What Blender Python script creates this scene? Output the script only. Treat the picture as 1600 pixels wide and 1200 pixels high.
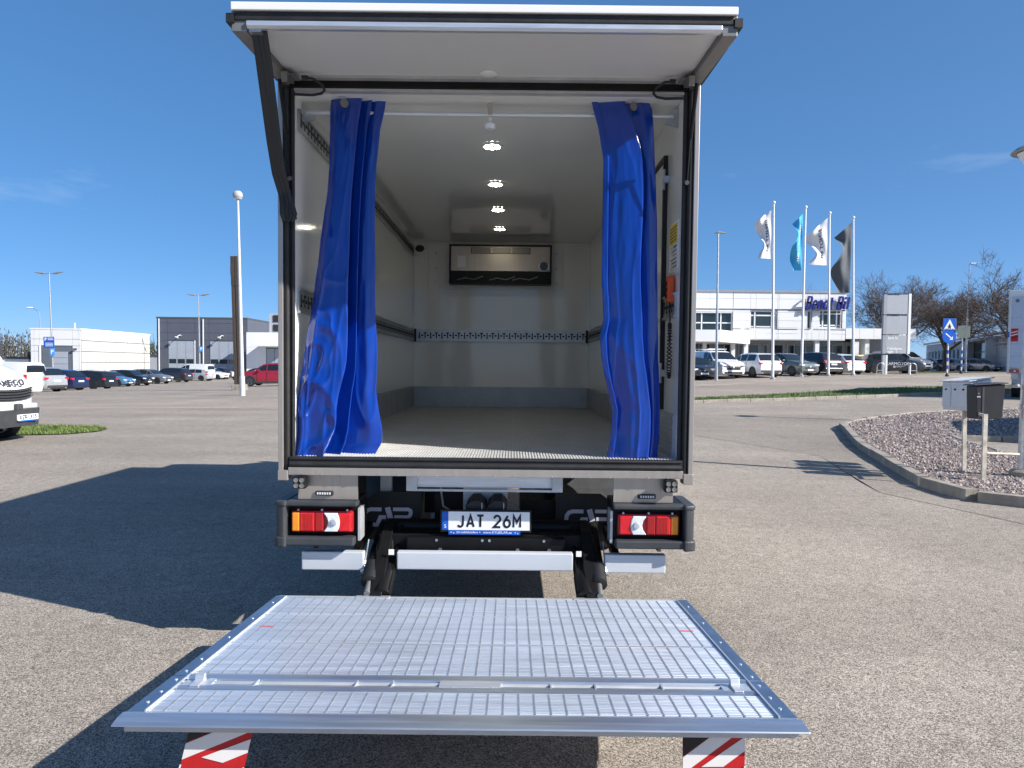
import bpy, bmesh, math, random
from mathutils import Vector, Matrix, Euler
R = math.radians
for o in list(bpy.data.objects): bpy.data.objects.remove(o)
scene = bpy.context.scene
col = scene.collection

# ------------------------------------------------------------------ camera
F, PITCH, ROLL, HORIZON = 1109.0, R(2.2), R(0.6), 570.0      # focal length and horizon in photo pixels (1600 wide)
CAM = Vector((0.14, -3.9, 1.6))
PPY = HORIZON + F*math.tan(PITCH)
fwd = Vector((0, math.cos(PITCH), -math.sin(PITCH)))
_r = Vector((1, 0, 0)); _u = _r.cross(fwd)
c_r = _r*math.cos(ROLL) + _u*math.sin(ROLL)
c_u = _u*math.cos(ROLL) - _r*math.sin(ROLL)
cam_data = bpy.data.cameras.new('camera'); cam = bpy.data.objects.new('camera', cam_data); col.objects.link(cam)
m = Matrix((c_r, c_u, -fwd)).transposed().to_4x4(); m.translation = CAM
cam.matrix_world = m
cam_data.sensor_width = 36; cam_data.lens = F/1600*36
cam_data.shift_y = (PPY-600)/1600
cam_data.clip_start = .05; cam_data.clip_end = 4000
scene.camera = cam
scene.render.resolution_x, scene.render.resolution_y = 1024, 768

# ------------------------------------------------------------------ sky, sun, exposure
SUN = Vector((1.405, -.606, 1.0)).normalized()               # towards the sun, from the shadows in the photograph
world = bpy.data.worlds.new('World'); scene.world = world; world.use_nodes = True
nt = world.node_tree; nt.nodes.clear()
sky = nt.nodes.new('ShaderNodeTexSky'); sky.sky_type = 'NISHITA'; sky.sun_disc = False
sky.sun_elevation = math.asin(SUN.z); sky.sun_rotation = math.atan2(SUN.x, SUN.y)
sky.air_density = .4; sky.dust_density = .5; sky.ozone_density = 8; sky.altitude = 0
hs = nt.nodes.new('ShaderNodeHueSaturation'); hs.inputs['Saturation'].default_value = 1.42; hs.inputs['Value'].default_value = 1.66; hs.inputs['Hue'].default_value = .502
gm = nt.nodes.new('ShaderNodeGamma'); gm.inputs[1].default_value = .5
# a few thin wisps of cloud over the whole sky
tc = nt.nodes.new('ShaderNodeTexCoord'); mp = nt.nodes.new('ShaderNodeMapping'); mp.inputs['Scale'].default_value = (1, 1, 4.5)
nz = nt.nodes.new('ShaderNodeTexNoise'); nz.inputs['Scale'].default_value = 2.6; nz.inputs['Detail'].default_value = 7; nz.inputs['Roughness'].default_value = .62
rp = nt.nodes.new('ShaderNodeValToRGB'); rp.color_ramp.elements[0].position = .63; rp.color_ramp.elements[1].position = .82
rp.color_ramp.elements[1].color = (.17, .17, .17, 1)
mx = nt.nodes.new('ShaderNodeMixRGB'); mx.inputs['Color2'].default_value = (4.6, 4.9, 5.3, 1)
bg = nt.nodes.new('ShaderNodeBackground'); bg.inputs['Strength'].default_value = .138
wo = nt.nodes.new('ShaderNodeOutputWorld')
L = nt.links.new
L(sky.outputs[0], gm.inputs[0]); L(gm.outputs[0], hs.inputs['Color']); L(tc.outputs['Generated'], mp.inputs['Vector']); L(mp.outputs[0], nz.inputs['Vector'])
L(nz.outputs[0], rp.inputs[0]); L(rp.outputs[0], mx.inputs['Fac']); L(hs.outputs[0], mx.inputs['Color1']); L(mx.outputs[0], bg.inputs[0]); L(bg.outputs[0], wo.inputs[0])
sd = bpy.data.lights.new('sun', 'SUN'); sd.energy = 5; sd.angle = R(.53); sd.color = (1, .95, .88)
so = bpy.data.objects.new('sun', sd); col.objects.link(so); so.rotation_euler = (-SUN).to_track_quat('-Z', 'Y').to_euler()
so.location = (20, -10, 30)
vs = scene.view_settings; vs.view_transform = 'Standard'; vs.look = 'None'; vs.gamma = 1; vs.exposure = .75
scene.display_settings.display_device = 'sRGB'
scene.render.engine = 'CYCLES'
try: scene.cycles.max_bounces = 8; scene.cycles.diffuse_bounces = 5
except Exception: pass

# ------------------------------------------------------------------ measuring helpers (photo pixel -> place)
def ray(px, py): return fwd + c_r*((px-800)/F) - c_u*((py-PPY)/F)
def at(px, py, Y):
    d = ray(px, py); return CAM + d*((Y-CAM.y)/d.y)
def g(x, y):
    s = min(max((y-6)/38, 0), 1.45); return s*min(max(.43+.0295*x, -.6), .95)
def gp(px, py):
    d = ray(px, py); lo = 1.0; t = lo
    while t < 200:
        p = CAM + d*t
        if p.z < g(p.x, p.y): break
        t += .1
    return CAM + d*t

# ------------------------------------------------------------------ object helpers
def tag(o, label=None, cat=None, group=None, kind=None):
    if label: o['label'] = label
    if cat: o['category'] = cat
    if group: o['group'] = group
    if kind: o['kind'] = kind
    return o
def thing(name, label, cat, loc=(0, 0, 0), rz=0, group=None, rot=None):
    o = bpy.data.objects.new(name, None); col.objects.link(o); o.empty_display_size = .2
    o.location = loc; o.rotation_euler = rot or (0, 0, rz)
    return tag(o, label, cat, group)
def link(name, me, mat=None, parent=None, loc=None):
    o = bpy.data.objects.new(name, me); col.objects.link(o)
    if parent: o.parent = parent
    if loc is not None: o.location = loc
    return o
class MB:
    def __init__(s): s.v = []; s.f = []; s.mi = []; s.M = None; s.m = 0
    def add(s, vs, fs):
        b = len(s.v)
        for p in vs:
            p = Vector(p); s.v.append(s.M @ p if s.M else p)
        for f in fs: s.f.append([i+b for i in f]); s.mi.append(s.m)
        return s
    def box(s, x0, x1, y0, y1, z0, z1):
        return s.add([(x0,y0,z0),(x1,y0,z0),(x1,y1,z0),(x0,y1,z0),(x0,y0,z1),(x1,y0,z1),(x1,y1,z1),(x0,y1,z1)],
                     [(3,2,1,0),(4,5,6,7),(0,1,5,4),(1,2,6,5),(2,3,7,6),(3,0,4,7)])
    def obox(s, c, size, rot=(0, 0, 0)):
        x, y, z = [k/2 for k in size]; mm = Matrix.Translation(c) @ Euler(rot).to_matrix().to_4x4()
        vs = [mm @ Vector(p) for p in [(-x,-y,-z),(x,-y,-z),(x,y,-z),(-x,y,-z),(-x,-y,z),(x,-y,z),(x,y,z),(-x,y,z)]]
        return s.add(vs, [(3,2,1,0),(4,5,6,7),(0,1,5,4),(1,2,6,5),(2,3,7,6),(3,0,4,7)])
    def cyl(s, p0, p1, r0, r1=None, n=12, cap=True):
        return s.tube([p0, p1], [r0, r0 if r1 is None else r1], n, cap)
    def tube(s, pts, r, n=8, cap=True):
        pts = [Vector(p) for p in pts]; k = len(pts)
        rs = r if isinstance(r, (list, tuple)) else [r]*k
        vs = []; ref = None
        for i, p in enumerate(pts):
            d = (pts[min(i+1, k-1)] - pts[max(i-1, 0)]).normalized()
            if ref is None:
                ref = Vector((0, 0, 1)) if abs(d.z) < .9 else Vector((1, 0, 0))
            a = d.cross(ref).normalized(); b = d.cross(a).normalized(); ref = b.cross(d) if False else ref
            if abs(d.dot(ref)) > .98: ref = Vector((1, 0, 0)) if abs(d.x) < .9 else Vector((0, 1, 0)); a = d.cross(ref).normalized(); b = d.cross(a).normalized()
            for j in range(n):
                t = 2*math.pi*j/n; vs.append(p + (a*math.cos(t) + b*math.sin(t))*rs[i])
        fs = [(i*n+j, i*n+(j+1) % n, (i+1)*n+(j+1) % n, (i+1)*n+j) for i in range(k-1) for j in range(n)]
        if cap: fs += [tuple(range(n))[::-1], tuple(range((k-1)*n, k*n))]
        return s.add(vs, fs)
    def prism(s, poly, axis, a, b):
        f = {'x': lambda p, t: (t, p[0], p[1]), 'y': lambda p, t: (p[0], t, p[1]), 'z': lambda p, t: (p[0], p[1], t)}[axis]
        n = len(poly); vs = [f(p, a) for p in poly] + [f(p, b) for p in poly]
        return s.add(vs, [tuple(range(n))[::-1], tuple(range(n, 2*n))] + [(i, (i+1) % n, n+(i+1) % n, n+i) for i in range(n)])
    def lathe(s, prof, n=16, M=None):
        vs = []
        for r, z in prof:
            for j in range(n):
                t = 2*math.pi*j/n; p = Vector((r*math.cos(t), r*math.sin(t), z)); vs.append(M @ p if M else p)
        k = len(prof)
        fs = [(i*n+j, i*n+(j+1) % n, (i+1)*n+(j+1) % n, (i+1)*n+j) for i in range(k-1) for j in range(n)]
        fs += [tuple(range(n))[::-1], tuple(range((k-1)*n, k*n))]
        return s.add(vs, fs)
    def grid(s, fn, nu, nv):
        vs = [fn(i/nu, j/nv) for j in range(nv+1) for i in range(nu+1)]; w = nu+1
        return s.add(vs, [(j*w+i, j*w+i+1, (j+1)*w+i+1, (j+1)*w+i) for j in range(nv) for i in range(nu)])
    def stroke(s, pts, w, fn):                                  # flat band along a 2-D path, fn maps (u, v) to 3-D
        pts = [Vector(p) for p in pts]; vs = []
        for i, p in enumerate(pts):
            d0 = (p-pts[i-1]).normalized() if i else (pts[1]-p).normalized()
            d1 = (pts[i+1]-p).normalized() if i < len(pts)-1 else d0
            n0 = Vector((-d0.y, d0.x)); n1 = Vector((-d1.y, d1.x)); nn = (n0+n1).normalized(); k = w/2/max(.35, nn.dot(n0))
            vs += [fn(*(p+nn*k)), fn(*(p-nn*k))]
        return s.add(vs, [(2*i, 2*i+1, 2*i+3, 2*i+2) for i in range(len(pts)-1)])
    def mesh(s, name, mats, smooth=None, fix=True):
        me = bpy.data.meshes.new(name); me.from_pydata([tuple(v) for v in s.v], [], s.f)
        if not isinstance(mats, (list, tuple)): mats = [mats]
        for q in mats: me.materials.append(q)
        if len(mats) > 1: me.polygons.foreach_set('material_index', s.mi)
        if fix:
            bm = bmesh.new(); bm.from_mesh(me); bmesh.ops.recalc_face_normals(bm, faces=bm.faces); bm.to_mesh(me); bm.free()
        if smooth is not None:
            me.polygons.foreach_set('use_smooth', [True]*len(me.polygons))
            if smooth < 180: me.set_sharp_from_angle(angle=R(smooth))
        me.update(); return me
    def build(s, name, mats, parent=None, smooth=None, bevel=0, fix=True, loc=None):
        o = link(name, s.mesh(name, mats, smooth, fix), None, parent, loc)
        if bevel: bev(o, bevel)
        return o
def bev(o, w, seg=2):
    b = o.modifiers.new('bevel', 'BEVEL'); b.width = w; b.segments = seg; b.limit_method = 'ANGLE'; b.angle_limit = R(35)
    return o
def box(name, mat, parent, x0, x1, y0, y1, z0, z1, bevel=0):
    return MB().box(x0, x1, y0, y1, z0, z1).build(name, mat, parent, bevel=bevel)
def text(name, body, size, mat, parent, M, extrude=.002, width=None, bold=0, align='CENTER'):
    cu = bpy.data.curves.new('text', 'FONT'); cu.body = body; cu.size = size; cu.extrude = extrude; cu.align_x = align; cu.align_y = 'CENTER'; cu.offset = bold; cu.resolution_u = 4
    t = bpy.data.objects.new('text', cu); col.objects.link(t); bpy.context.view_layer.update()
    me = bpy.data.meshes.new_from_object(t.evaluated_get(bpy.context.evaluated_depsgraph_get()))
    bpy.data.objects.remove(t); bpy.data.curves.remove(cu)
    xs = [v.co.x for v in me.vertices]
    if width and xs: me.transform(Matrix.Scale(width/(max(xs)-min(xs)), 4, (1, 0, 0)))
    me.transform(M); me.materials.clear(); me.materials.append(mat); me.name = name
    return link(name, me, None, parent)
def face_M(p, nx=0, ny=-1):                                      # text lying in a vertical plane that faces (nx, ny)
    n = Vector((nx, ny, 0)).normalized(); up = Vector((0, 0, 1)); r = up.cross(n)
    mm = Matrix((r, up, n)).transposed().to_4x4(); mm.translation = Vector(p); return mm

def _arc(cx, cy, rx, ry, a0, a1, n=8): return [(cx+rx*math.cos(R(a0+(a1-a0)*k/n)), cy+ry*math.sin(R(a0+(a1-a0)*k/n))) for k in range(n+1)]
GLY = {
 'J': [[(.85, 1), (.85, .3)]+_arc(.45, .3, .40, .30, 0, -150)[1:]], 'A': [[(0, 0), (.5, 1.0), (1, 0)], [(.2, .3), (.8, .3)]], 'T': [[(0, 1), (1, 1)], [(.5, .95), (.5, 0)]],
 '2': [_arc(.5, .70, .46, .30, 170, -30)+[(.02, .0), (1, 0)]], '6': [_arc(.5, .32, .46, .32, 130, 490, 16), [(.10, .50), (.62, 1)]], 'M': [[(0, 0), (0, 1), (.5, .42), (1, 1), (1, 0)]],
 'X': [[(0, 0), (1, 1)], [(0, 1), (1, 0)]], 'Z': [[(0, 1), (1, 1), (0, 0), (1, 0)]], 'R': [[(0, 0), (0, 1), (.6, 1)]+_arc(.6, .73, .36, .27, 90, -90, 6)[1:]+[(0, .46)], [(.5, .46), (1, 0)]],
 '3': [[(.05, 1)]+_arc(.45, .74, .45, .26, 90, -80, 6)+_arc(.45, .28, .5, .28, 80, -150, 8)], '1': [[(.2, .78), (.55, 1), (.55, 0)]], '5': [[(.9, 1), (.12, 1), (.08, .55)]+_arc(.45, .32, .48, .32, 110, -150, 10)],
 'I': [[(.5, 0), (.5, 1)]], 'V': [[(0, 1), (.5, 0), (1, 1)]], 'E': [[(1, 1), (0, 1), (0, 0), (1, 0)], [(0, .5), (.85, .5)]], 'C': [[(1, 1), (.2, 1), (0, .8), (0, .2), (.2, 0), (1, 0)]], 'O': [[(.2, 1), (.8, 1), (1, .8), (1, .2), (.8, 0), (.2, 0), (0, .2), (0, .8), (.2, 1)]],
 'B': [[(0, .5), (0, 1), (.6, 1)]+_arc(.6, .75, .32, .25, 90, -90, 6)[1:]+[(0, .5), (0, 0), (.6, 0)]+_arc(.6, .25, .38, .25, -90, 90, 6)[1:]+[(.0, .5)]], 'e': [[(.05, .34), (.95, .34)]+_arc(.5, .34, .45, .34, 0, 310, 14)],
 'n': [[(.05, 0), (.05, .68)], [(.05, .40)]+_arc(.5, .34, .43, .34, 160, 0, 8)+[(.93, 0)]], 'd': [[(.93, 1), (.93, 0)], _arc(.48, .34, .42, .34, 30, 330, 14)], 't': [[(.4, .95), (.4, .15), (.6, 0), (.85, 0)], [(.05, .66), (.85, .66)]],
 'i': [[(.5, 0), (.5, .66)], [(.5, .84), (.5, 1)]], 'l': [[(.5, 0), (.5, 1)]], ' ': []}
NARROW = {'I': .45, 'i': .35, 'l': .35, 't': .75, '1': .7, ' ': .55}
def stext(name, body, w, h, sw, mat_, parent, M, depth=.001, slant=0, gap=.42):
    """bold lettering from strokes; centred, w x h, sw stroke width"""
    adv = [NARROW.get(c, 1) for c in body]; tot = sum(adv)+gap*(len(body)-1); cw = (w-sw)/tot; x = -w/2+sw/2; k = 0
    for c, a in zip(body, adv):
        mb = MB(); mb.M = M
        for st in GLY[c]:
            k += 1; zf = depth+k*depth*.02
            pts = [(x+p[0]*a*cw+slant*(p[1]-.5)*h, -h/2+sw/2+p[1]*(h-sw)) for p in st]
            if len(pts) > 2 and (Vector(pts[0])-Vector(pts[-1])).length < 1e-6: pts = pts[:-1]+[pts[0]]
            n0 = len(mb.v); mb.stroke(pts, sw, lambda u, v, zf=zf: (u, v, zf)); n = len(pts); mb.stroke(pts, sw, lambda u, v: (u, v, 0))
            b0, b1 = n0, n0+2*n
            loop = [b0+2*i for i in range(n)]+[b0+2*i+1 for i in range(n-1, -1, -1)]; lo2 = [i+2*n for i in loop]
            for i in range(len(loop)): j = (i+1) % len(loop); mb.f.append([loop[i], loop[j], lo2[j], lo2[i]]); mb.mi.append(0)
        x += (a+gap)*cw
        if mb.v: mb.build(name, mat_, parent)
# ------------------------------------------------------------------ materials
MATS = {}
def mat(name, c, rough=.5, metal=0, var=.08, vs=3.0, bump=0, bs=40, emit=0, coat=0, alpha=None, spec=.5, stretch=None, trans=0, ior=1.45):
    if name in MATS: return MATS[name]
    q = bpy.data.materials.new(name); q.use_nodes = True; t = q.node_tree; b = t.nodes['Principled BSDF']; l = t.links.new
    b.inputs['Roughness'].default_value = rough; b.inputs['Metallic'].default_value = metal; b.inputs['Specular IOR Level'].default_value = spec
    b.inputs['IOR'].default_value = ior
    b.inputs['Coat Weight'].default_value = coat; b.inputs['Coat Roughness'].default_value = .05
    if trans: b.inputs['Transmission Weight'].default_value = trans
    tc = t.nodes.new('ShaderNodeTexCoord'); vec = tc.outputs['Object']
    if stretch:
        mp = t.nodes.new('ShaderNodeMapping'); mp.inputs['Scale'].default_value = stretch; l(vec, mp.inputs[0]); vec = mp.outputs[0]
    if var:
        n = t.nodes.new('ShaderNodeTexNoise'); n.inputs['Scale'].default_value = vs; n.inputs['Detail'].default_value = 6; n.inputs['Roughness'].default_value = .65; l(vec, n.inputs[0])
        r = t.nodes.new('ShaderNodeValToRGB'); r.color_ramp.elements[0].position = .3; r.color_ramp.elements[1].position = .7
        r.color_ramp.elements[0].color = tuple(k*(1-var) for k in c)+(1,); r.color_ramp.elements[1].color = tuple(min(1, k*(1+var)) for k in c)+(1,)
        l(n.outputs[0], r.inputs[0]); l(r.outputs[0], b.inputs['Base Color'])
        mr = t.nodes.new('ShaderNodeMapRange'); mr.inputs[3].default_value = max(.02, rough-.08); mr.inputs[4].default_value = min(1, rough+.1); l(n.outputs[0], mr.inputs[0]); l(mr.outputs[0], b.inputs['Roughness'])
    else: b.inputs['Base Color'].default_value = tuple(c)+(1,)
    if bump:
        n2 = t.nodes.new('ShaderNodeTexNoise'); n2.inputs['Scale'].default_value = bs; n2.inputs['Detail'].default_value = 4; l(vec, n2.inputs[0])
        bp = t.nodes.new('ShaderNodeBump'); bp.inputs['Strength'].default_value = bump; bp.inputs['Distance'].default_value = .01; l(n2.outputs[0], bp.inputs['Height']); l(bp.outputs[0], b.inputs['Normal'])
    if emit: b.inputs['Emission Color'].default_value = tuple(c)+(1,); b.inputs['Emission Strength'].default_value = emit
    MATS[name] = q; return q
def asphalt(name, lo, hi, scale, warm=(1.08, .94, .80), bump=.5):
    q = bpy.data.materials.new(name); q.use_nodes = True; t = q.node_tree; b = t.nodes['Principled BSDF']; l = t.links.new
    tc = t.nodes.new('ShaderNodeTexCoord'); vec = tc.outputs['Object']
    v = t.nodes.new('ShaderNodeTexVoronoi'); v.inputs['Scale'].default_value = scale; l(vec, v.inputs['Vector'])
    bw = t.nodes.new('ShaderNodeSeparateColor'); l(v.outputs['Color'], bw.inputs[0])
    r = t.nodes.new('ShaderNodeValToRGB'); cr = r.color_ramp
    cr.elements[0].position = 0; cr.elements[1].position = 1
    cr.elements[0].color = tuple(lo*k for k in warm)+(1,); cr.elements[1].color = tuple(hi*k for k in warm)+(1,)
    e = cr.elements.new(.55); mid = lo*.55+hi*.45; e.color = tuple(mid*k for k in warm)+(1,)
    e = cr.elements.new(.93); mid = lo*.15+hi*.85; e.color = tuple(mid*k for k in (1.05, .95, .82))+(1,)
    l(bw.outputs[0], r.inputs[0])
    def noise(s, d, a, bb, st=None):
        n = t.nodes.new('ShaderNodeTexNoise'); n.inputs['Scale'].default_value = s; n.inputs['Detail'].default_value = d; n.inputs['Roughness'].default_value = .6
        if st:
            mp = t.nodes.new('ShaderNodeMapping'); mp.inputs['Scale'].default_value = st; mp.inputs['Rotation'].default_value = (0, 0, R(-14)); l(vec, mp.inputs[0]); l(mp.outputs[0], n.inputs[0])
        else: l(vec, n.inputs[0])
        m_ = t.nodes.new('ShaderNodeMapRange'); m_.inputs[1].default_value = .3; m_.inputs[2].default_value = .7; m_.inputs[3].default_value = a; m_.inputs[4].default_value = bb; l(n.outputs[0], m_.inputs[0]); return m_.outputs[0]
    k1 = noise(.35, 5, .84, 1.12); k2 = noise(.5, 4, .88, 1.08, (.12, 1.6, 1)); k3 = noise(9, 3, .86, 1.1)
    ks = noise(1.7, 5, 1, 1); st_ = t.nodes.new('ShaderNodeMapRange'); st_.inputs[1].default_value = .62; st_.inputs[2].default_value = .74; st_.inputs[3].default_value = 1; st_.inputs[4].default_value = .80; l(ks.node.inputs[0].links[0].from_socket, st_.inputs[0]); m3 = t.nodes.new('ShaderNodeMath'); m3.operation = 'MULTIPLY'; l(k3, m3.inputs[0]); l(st_.outputs[0], m3.inputs[1]); k3 = m3.outputs[0]
    m1 = t.nodes.new('ShaderNodeMath'); m1.operation = 'MULTIPLY'; l(k1, m1.inputs[0]); l(k2, m1.inputs[1])
    m2 = t.nodes.new('ShaderNodeMath'); m2.operation = 'MULTIPLY'; l(m1.outputs[0], m2.inputs[0]); l(k3, m2.inputs[1])
    vm = t.nodes.new('ShaderNodeVectorMath'); vm.operation = 'SCALE'; l(r.outputs[0], vm.inputs[0]); l(m2.outputs[0], vm.inputs['Scale']); l(vm.outputs[0], b.inputs['Base Color'])
    b.inputs['Roughness'].default_value = .9; b.inputs['Specular IOR Level'].default_value = .2
    bp = t.nodes.new('ShaderNodeBump'); bp.inputs['Strength'].default_value = bump; bp.inputs['Distance'].default_value = .004; bp.invert = True; l(v.outputs['Distance'], bp.inputs['Height']); l(bp.outputs[0], b.inputs['Normal'])
    MATS[name] = q; return q
m_asph = asphalt('asphalt_light', .085, .53, 190, bump=.45)
m_road = asphalt('asphalt_road', .14, .48, 90, (1.09, .93, .79), .3)
m_road2 = asphalt('asphalt_path', .17, .52, 90, (1.12, .91, .77), .3)
m_white = mat('white_panel', (.78, .78, .77), .35, var=.03, vs=1.2)
m_grp = mat('white_glassfibre', (.80, .80, .775), .09, var=0, bump=.012, bs=2.5, coat=.35)
m_alu = mat('aluminium', (.66, .69, .73), .36, .65, var=.12, vs=4, stretch=(1, 14, 14))
m_alud = mat('aluminium_dull', (.50, .51, .52), .48, .45, var=.14, vs=6)
m_steel = mat('galvanised_steel', (.50, .52, .54), .42, .9, var=.2, vs=12)
m_stain = mat('stainless_sheet', (.44, .40, .36), .32, .6, var=.08, vs=2, stretch=(14, 14, 1))
m_edge = mat('blue_grey_steel_edge', (.22, .31, .43), .38, .85, var=.18, vs=9)
m_black = mat('black_paint', (.006, .006, .007), .42, var=.3, vs=8, spec=.3)
m_rub = mat('black_rubber', (.018, .018, .019), .55, var=.35, vs=9, bump=.15, bs=30)
m_plas = mat('dark_grey_plastic', (.045, .048, .053), .5, var=.2, vs=7, bump=.08, bs=160)
m_grey = mat('grey_frame', (.20, .20, .20), .45, .4, var=.15)
m_blue = mat('blue_vinyl', (.0025, .039, .30), .16, var=.10, vs=3, coat=.5, bump=.07, bs=7)
m_red = mat('red_lens', (.62, .012, .015), .12, var=.1, vs=20, coat=.8)
m_redd = mat('dark_red_lens', (.33, .008, .012), .15, var=.1, vs=20, coat=.8)
m_or = mat('orange_lens', (.80, .25, .015), .15, var=.1, vs=20, coat=.8)
m_lens = mat('clear_lens', (.70, .72, .74), .12, var=.12, vs=25, coat=.8)
m_plate = mat('plate_white', (.78, .80, .82), .25, var=.02)
m_ink = mat('ink_black', (.012, .012, .014), .4, var=0)
m_pblue = mat('plate_blue', (.01, .10, .50), .3, var=.05)
m_strap = mat('webbing', (.028, .030, .034), .65, var=.5, vs=60, stretch=(60, 60, 3))
m_flagr = mat('flag_red', (.48, .012, .015), .45, var=.1, vs=40)
m_flagw = mat('flag_white', (.74, .72, .70), .5, var=.05)
m_kerb = mat('concrete_kerb', (.27, .245, .21), .85, var=.28, vs=6, bump=.5, bs=60)
m_tyre = mat('tyre_rubber', (.018, .018, .019), .75, var=.25, vs=20)
m_rim = mat('alloy_rim', (.45, .46, .48), .35, .8, var=.1)
m_rimd = mat('black_rim', (.03, .03, .032), .35, .3, var=.1)
m_glass = mat('tinted_glass', (.012, .016, .020), .05, var=0, coat=.4, spec=.7)
m_wglass = mat('window_glass', (.020, .032, .034), .06, var=.4, vs=.35, coat=.3, spec=.7)
m_pole = mat('painted_pole', (.62, .62, .60), .4, .2, var=.1, vs=2)
m_lumi = mat('lamp_housing', (.30, .30, .29), .4, .3, var=.1)
m_rib = mat('floor_rib', (.60, .60, .58), .5, .2, var=.12, vs=5)
m_wlens = mat('work_lamp_lens', (.22, .22, .21), .2, .4, var=.3, vs=60, coat=.5)
m_bar = mat('bar_aluminium', (.58, .61, .65), .5, .25, var=.03, vs=2)
m_tip = mat('tip_aluminium', (.54, .60, .68), .33, .85, var=.16, vs=3, stretch=(.6, 14, 14))
m_flapp = mat('flap_panel', (.64, .64, .63), .42, var=.02, vs=1)
m_led = mat('led_light', (1, .93, .70), .3, var=0, emit=30)
# ================================================================== ground, road, verges, gravel island
XL = [-700, -350, -200, -120, -90, -70, -55, -45, -40, -34.915] + [-34+2*k for k in range(26)] + [17.627] + [18+2*k for k in range(20)] + [60, 75, 95, 130, 220, 400, 700]
YL = [-80, -40, -20, -10, -6, -2, 2, 6] + [6+2*k for k in range(1, 28)] + [61.1, 66, 75, 90, 120, 180, 300, 600, 1200]
mb = MB(); w = len(XL)
mb.add([(x, y, g(x, y)) for y in YL for x in XL], [(j*w+i, j*w+i+1, (j+1)*w+i+1, (j+1)*w+i) for j in range(len(YL)-1) for i in range(w-1)])
ground = tag(mb.build('ground', m_asph, smooth=180, fix=False), 'light worn asphalt yard', 'ground', kind='structure')
def ribbon(name, near, far, m_, dz, label=None, cat=None, kind='structure', parent=None, across=5, step=2.0):
    vs = []; rows = 0
    for (a, b), (a2, b2) in zip(zip(near, near[1:]), zip(far, far[1:])):
        n = max(1, int(max((Vector(b)-Vector(a)).length, (Vector(b2)-Vector(a2)).length)/step))
        for k in range(n + (1 if b is near[-1] else 0)):
            p = Vector(a).lerp(Vector(b), k/n); q = Vector(a2).lerp(Vector(b2), k/n)
            for j in range(across+1):
                r = p.lerp(q, j/across); vs.append((r.x, r.y, g(r.x, r.y)+dz))
            rows += 1
    w = across+1; mb = MB(); mb.add(vs, [(i*w+j, i*w+j+1, (i+1)*w+j+1, (i+1)*w+j) for i in range(rows-1) for j in range(across)])
    o = mb.build(name, m_, parent, smooth=180)
    for p in o.data.polygons:
        if p.normal.z < 0: p.flip()
    return tag(o, label, cat, kind=kind)
near = [(46, 45.5), (30, 37.2), (22.6, 33.2), (14.9, 29), (7.2, 24.2), (0, 20.8), (-8, 19), (-20, 18.2), (-40, 17.6), (-90, 17)]
far = [(46, 54), (30, 45.6), (20.9, 40.6), (12.0, 34.8), (6, 31), (-3, 27.6), (-10, 26), (-20, 25.2), (-40, 24.7), (-90, 24)]
ribbon('road', near, far, m_road, .005, 'grey two-lane road crossing behind the yard', 'road')
nf = [(46, 57.4), (30, 48.2), (20.9, 43.0), (11.5, 36.8), (5, 33)]
ribbon('pavement', [(46, 54.2), (30, 45.8), (20.9, 40.8), (12.0, 35.0), (6, 31.2)], nf, m_road2, .012, 'pinkish foot and cycle path along the road', 'pavement')
# old asphalt patches
ribbon('asphalt_patch', [(-6, 14.6), (-20, 14.4)], [(-6, 15.5), (-20, 15.8)], m_road, .004, 'darker asphalt patch', 'patch')
ribbon('asphalt_patch', [(-9, 19.5), (-40, 18.5)], [(-9, 20.3), (-40, 19.5)], m_road2, .009, 'pale worn strip', 'patch')
mb = MB()
ribbon('asphalt_patch', [(5.6, 3.0), (4.9, 5.2), (5.6, 8.6), (3.5, 13.2), (1.5, 17)], [(8.5, 2.9), (5.9, 5.2), (6.7, 8.8), (8.2, 12.9), (9.5, 17)], asphalt('asphalt_fresh', .09, .46, 195, bump=.4), .004, 'greyer asphalt beside the gravel island', 'patch')
m_grass = mat('grass_soil', (.085, .115, .035), .9, var=.4, vs=4)
m_blade = mat('grass_blade', (.115, .165, .045), .7, var=.45, vs=2)
def grass(name, label, sampler, n, h, seed):
    rnd = random.Random(seed); mb = MB()
    for k in range(n):
        x, y = sampler(rnd); z = g(x, y)+.02; a = rnd.uniform(0, 6.3); hh = h*rnd.uniform(.5, 1.3); w_ = .006+hh*.10
        dx, dy = math.cos(a)*w_, math.sin(a)*w_; lx, ly = rnd.uniform(-.5, .5)*hh, rnd.uniform(-.5, .5)*hh
        mb.add([(x-dx, y-dy, z), (x+dx, y+dy, z), (x+lx, y+ly, z+hh)], [(0, 1, 2)])
    return tag(mb.build(name, m_blade, fix=False), label, 'grass', kind='stuff')
# verge in front of the road, with its kerb
kn = [(2.5, 20.2), (6.76, 22.0), (9.85, 22.95), (14.28, 24.5), (18.61, 26.4), (26, 29.4)]
kb = [(2.5, 20.6), (7.2, 23.85), (10.5, 25.7), (14.8, 28.5), (19.0, 31), (26, 34.6)]
verge = ribbon('verge', [(p[0], p[1]+.12) for p in kn], kb, m_grass, .07, 'narrow grass verge between yard and road', 'verge')
def lin(P, t):
    n = len(P)-1; i = min(int(t*n), n-1); return Vector(P[i]).lerp(Vector(P[i+1]), t*n-i)
def vsamp(r):
    t = r.random(); p = lin(kn, t).lerp(lin(kb, t), r.uniform(.05, 1)); return p.x, p.y
tag(grass('grass', 'short green grass on the road verge at right', vsamp, 14000, .11, 4), None)
gl = [(-16, 10.75), (-12, 10.72), (-10.35, 10.75), (-9.3, 11.1), (-8.98, 11.7), (-9.1, 12.3), (-9.7, 12.75), (-11.6, 12.85), (-16, 12.9)]
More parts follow.
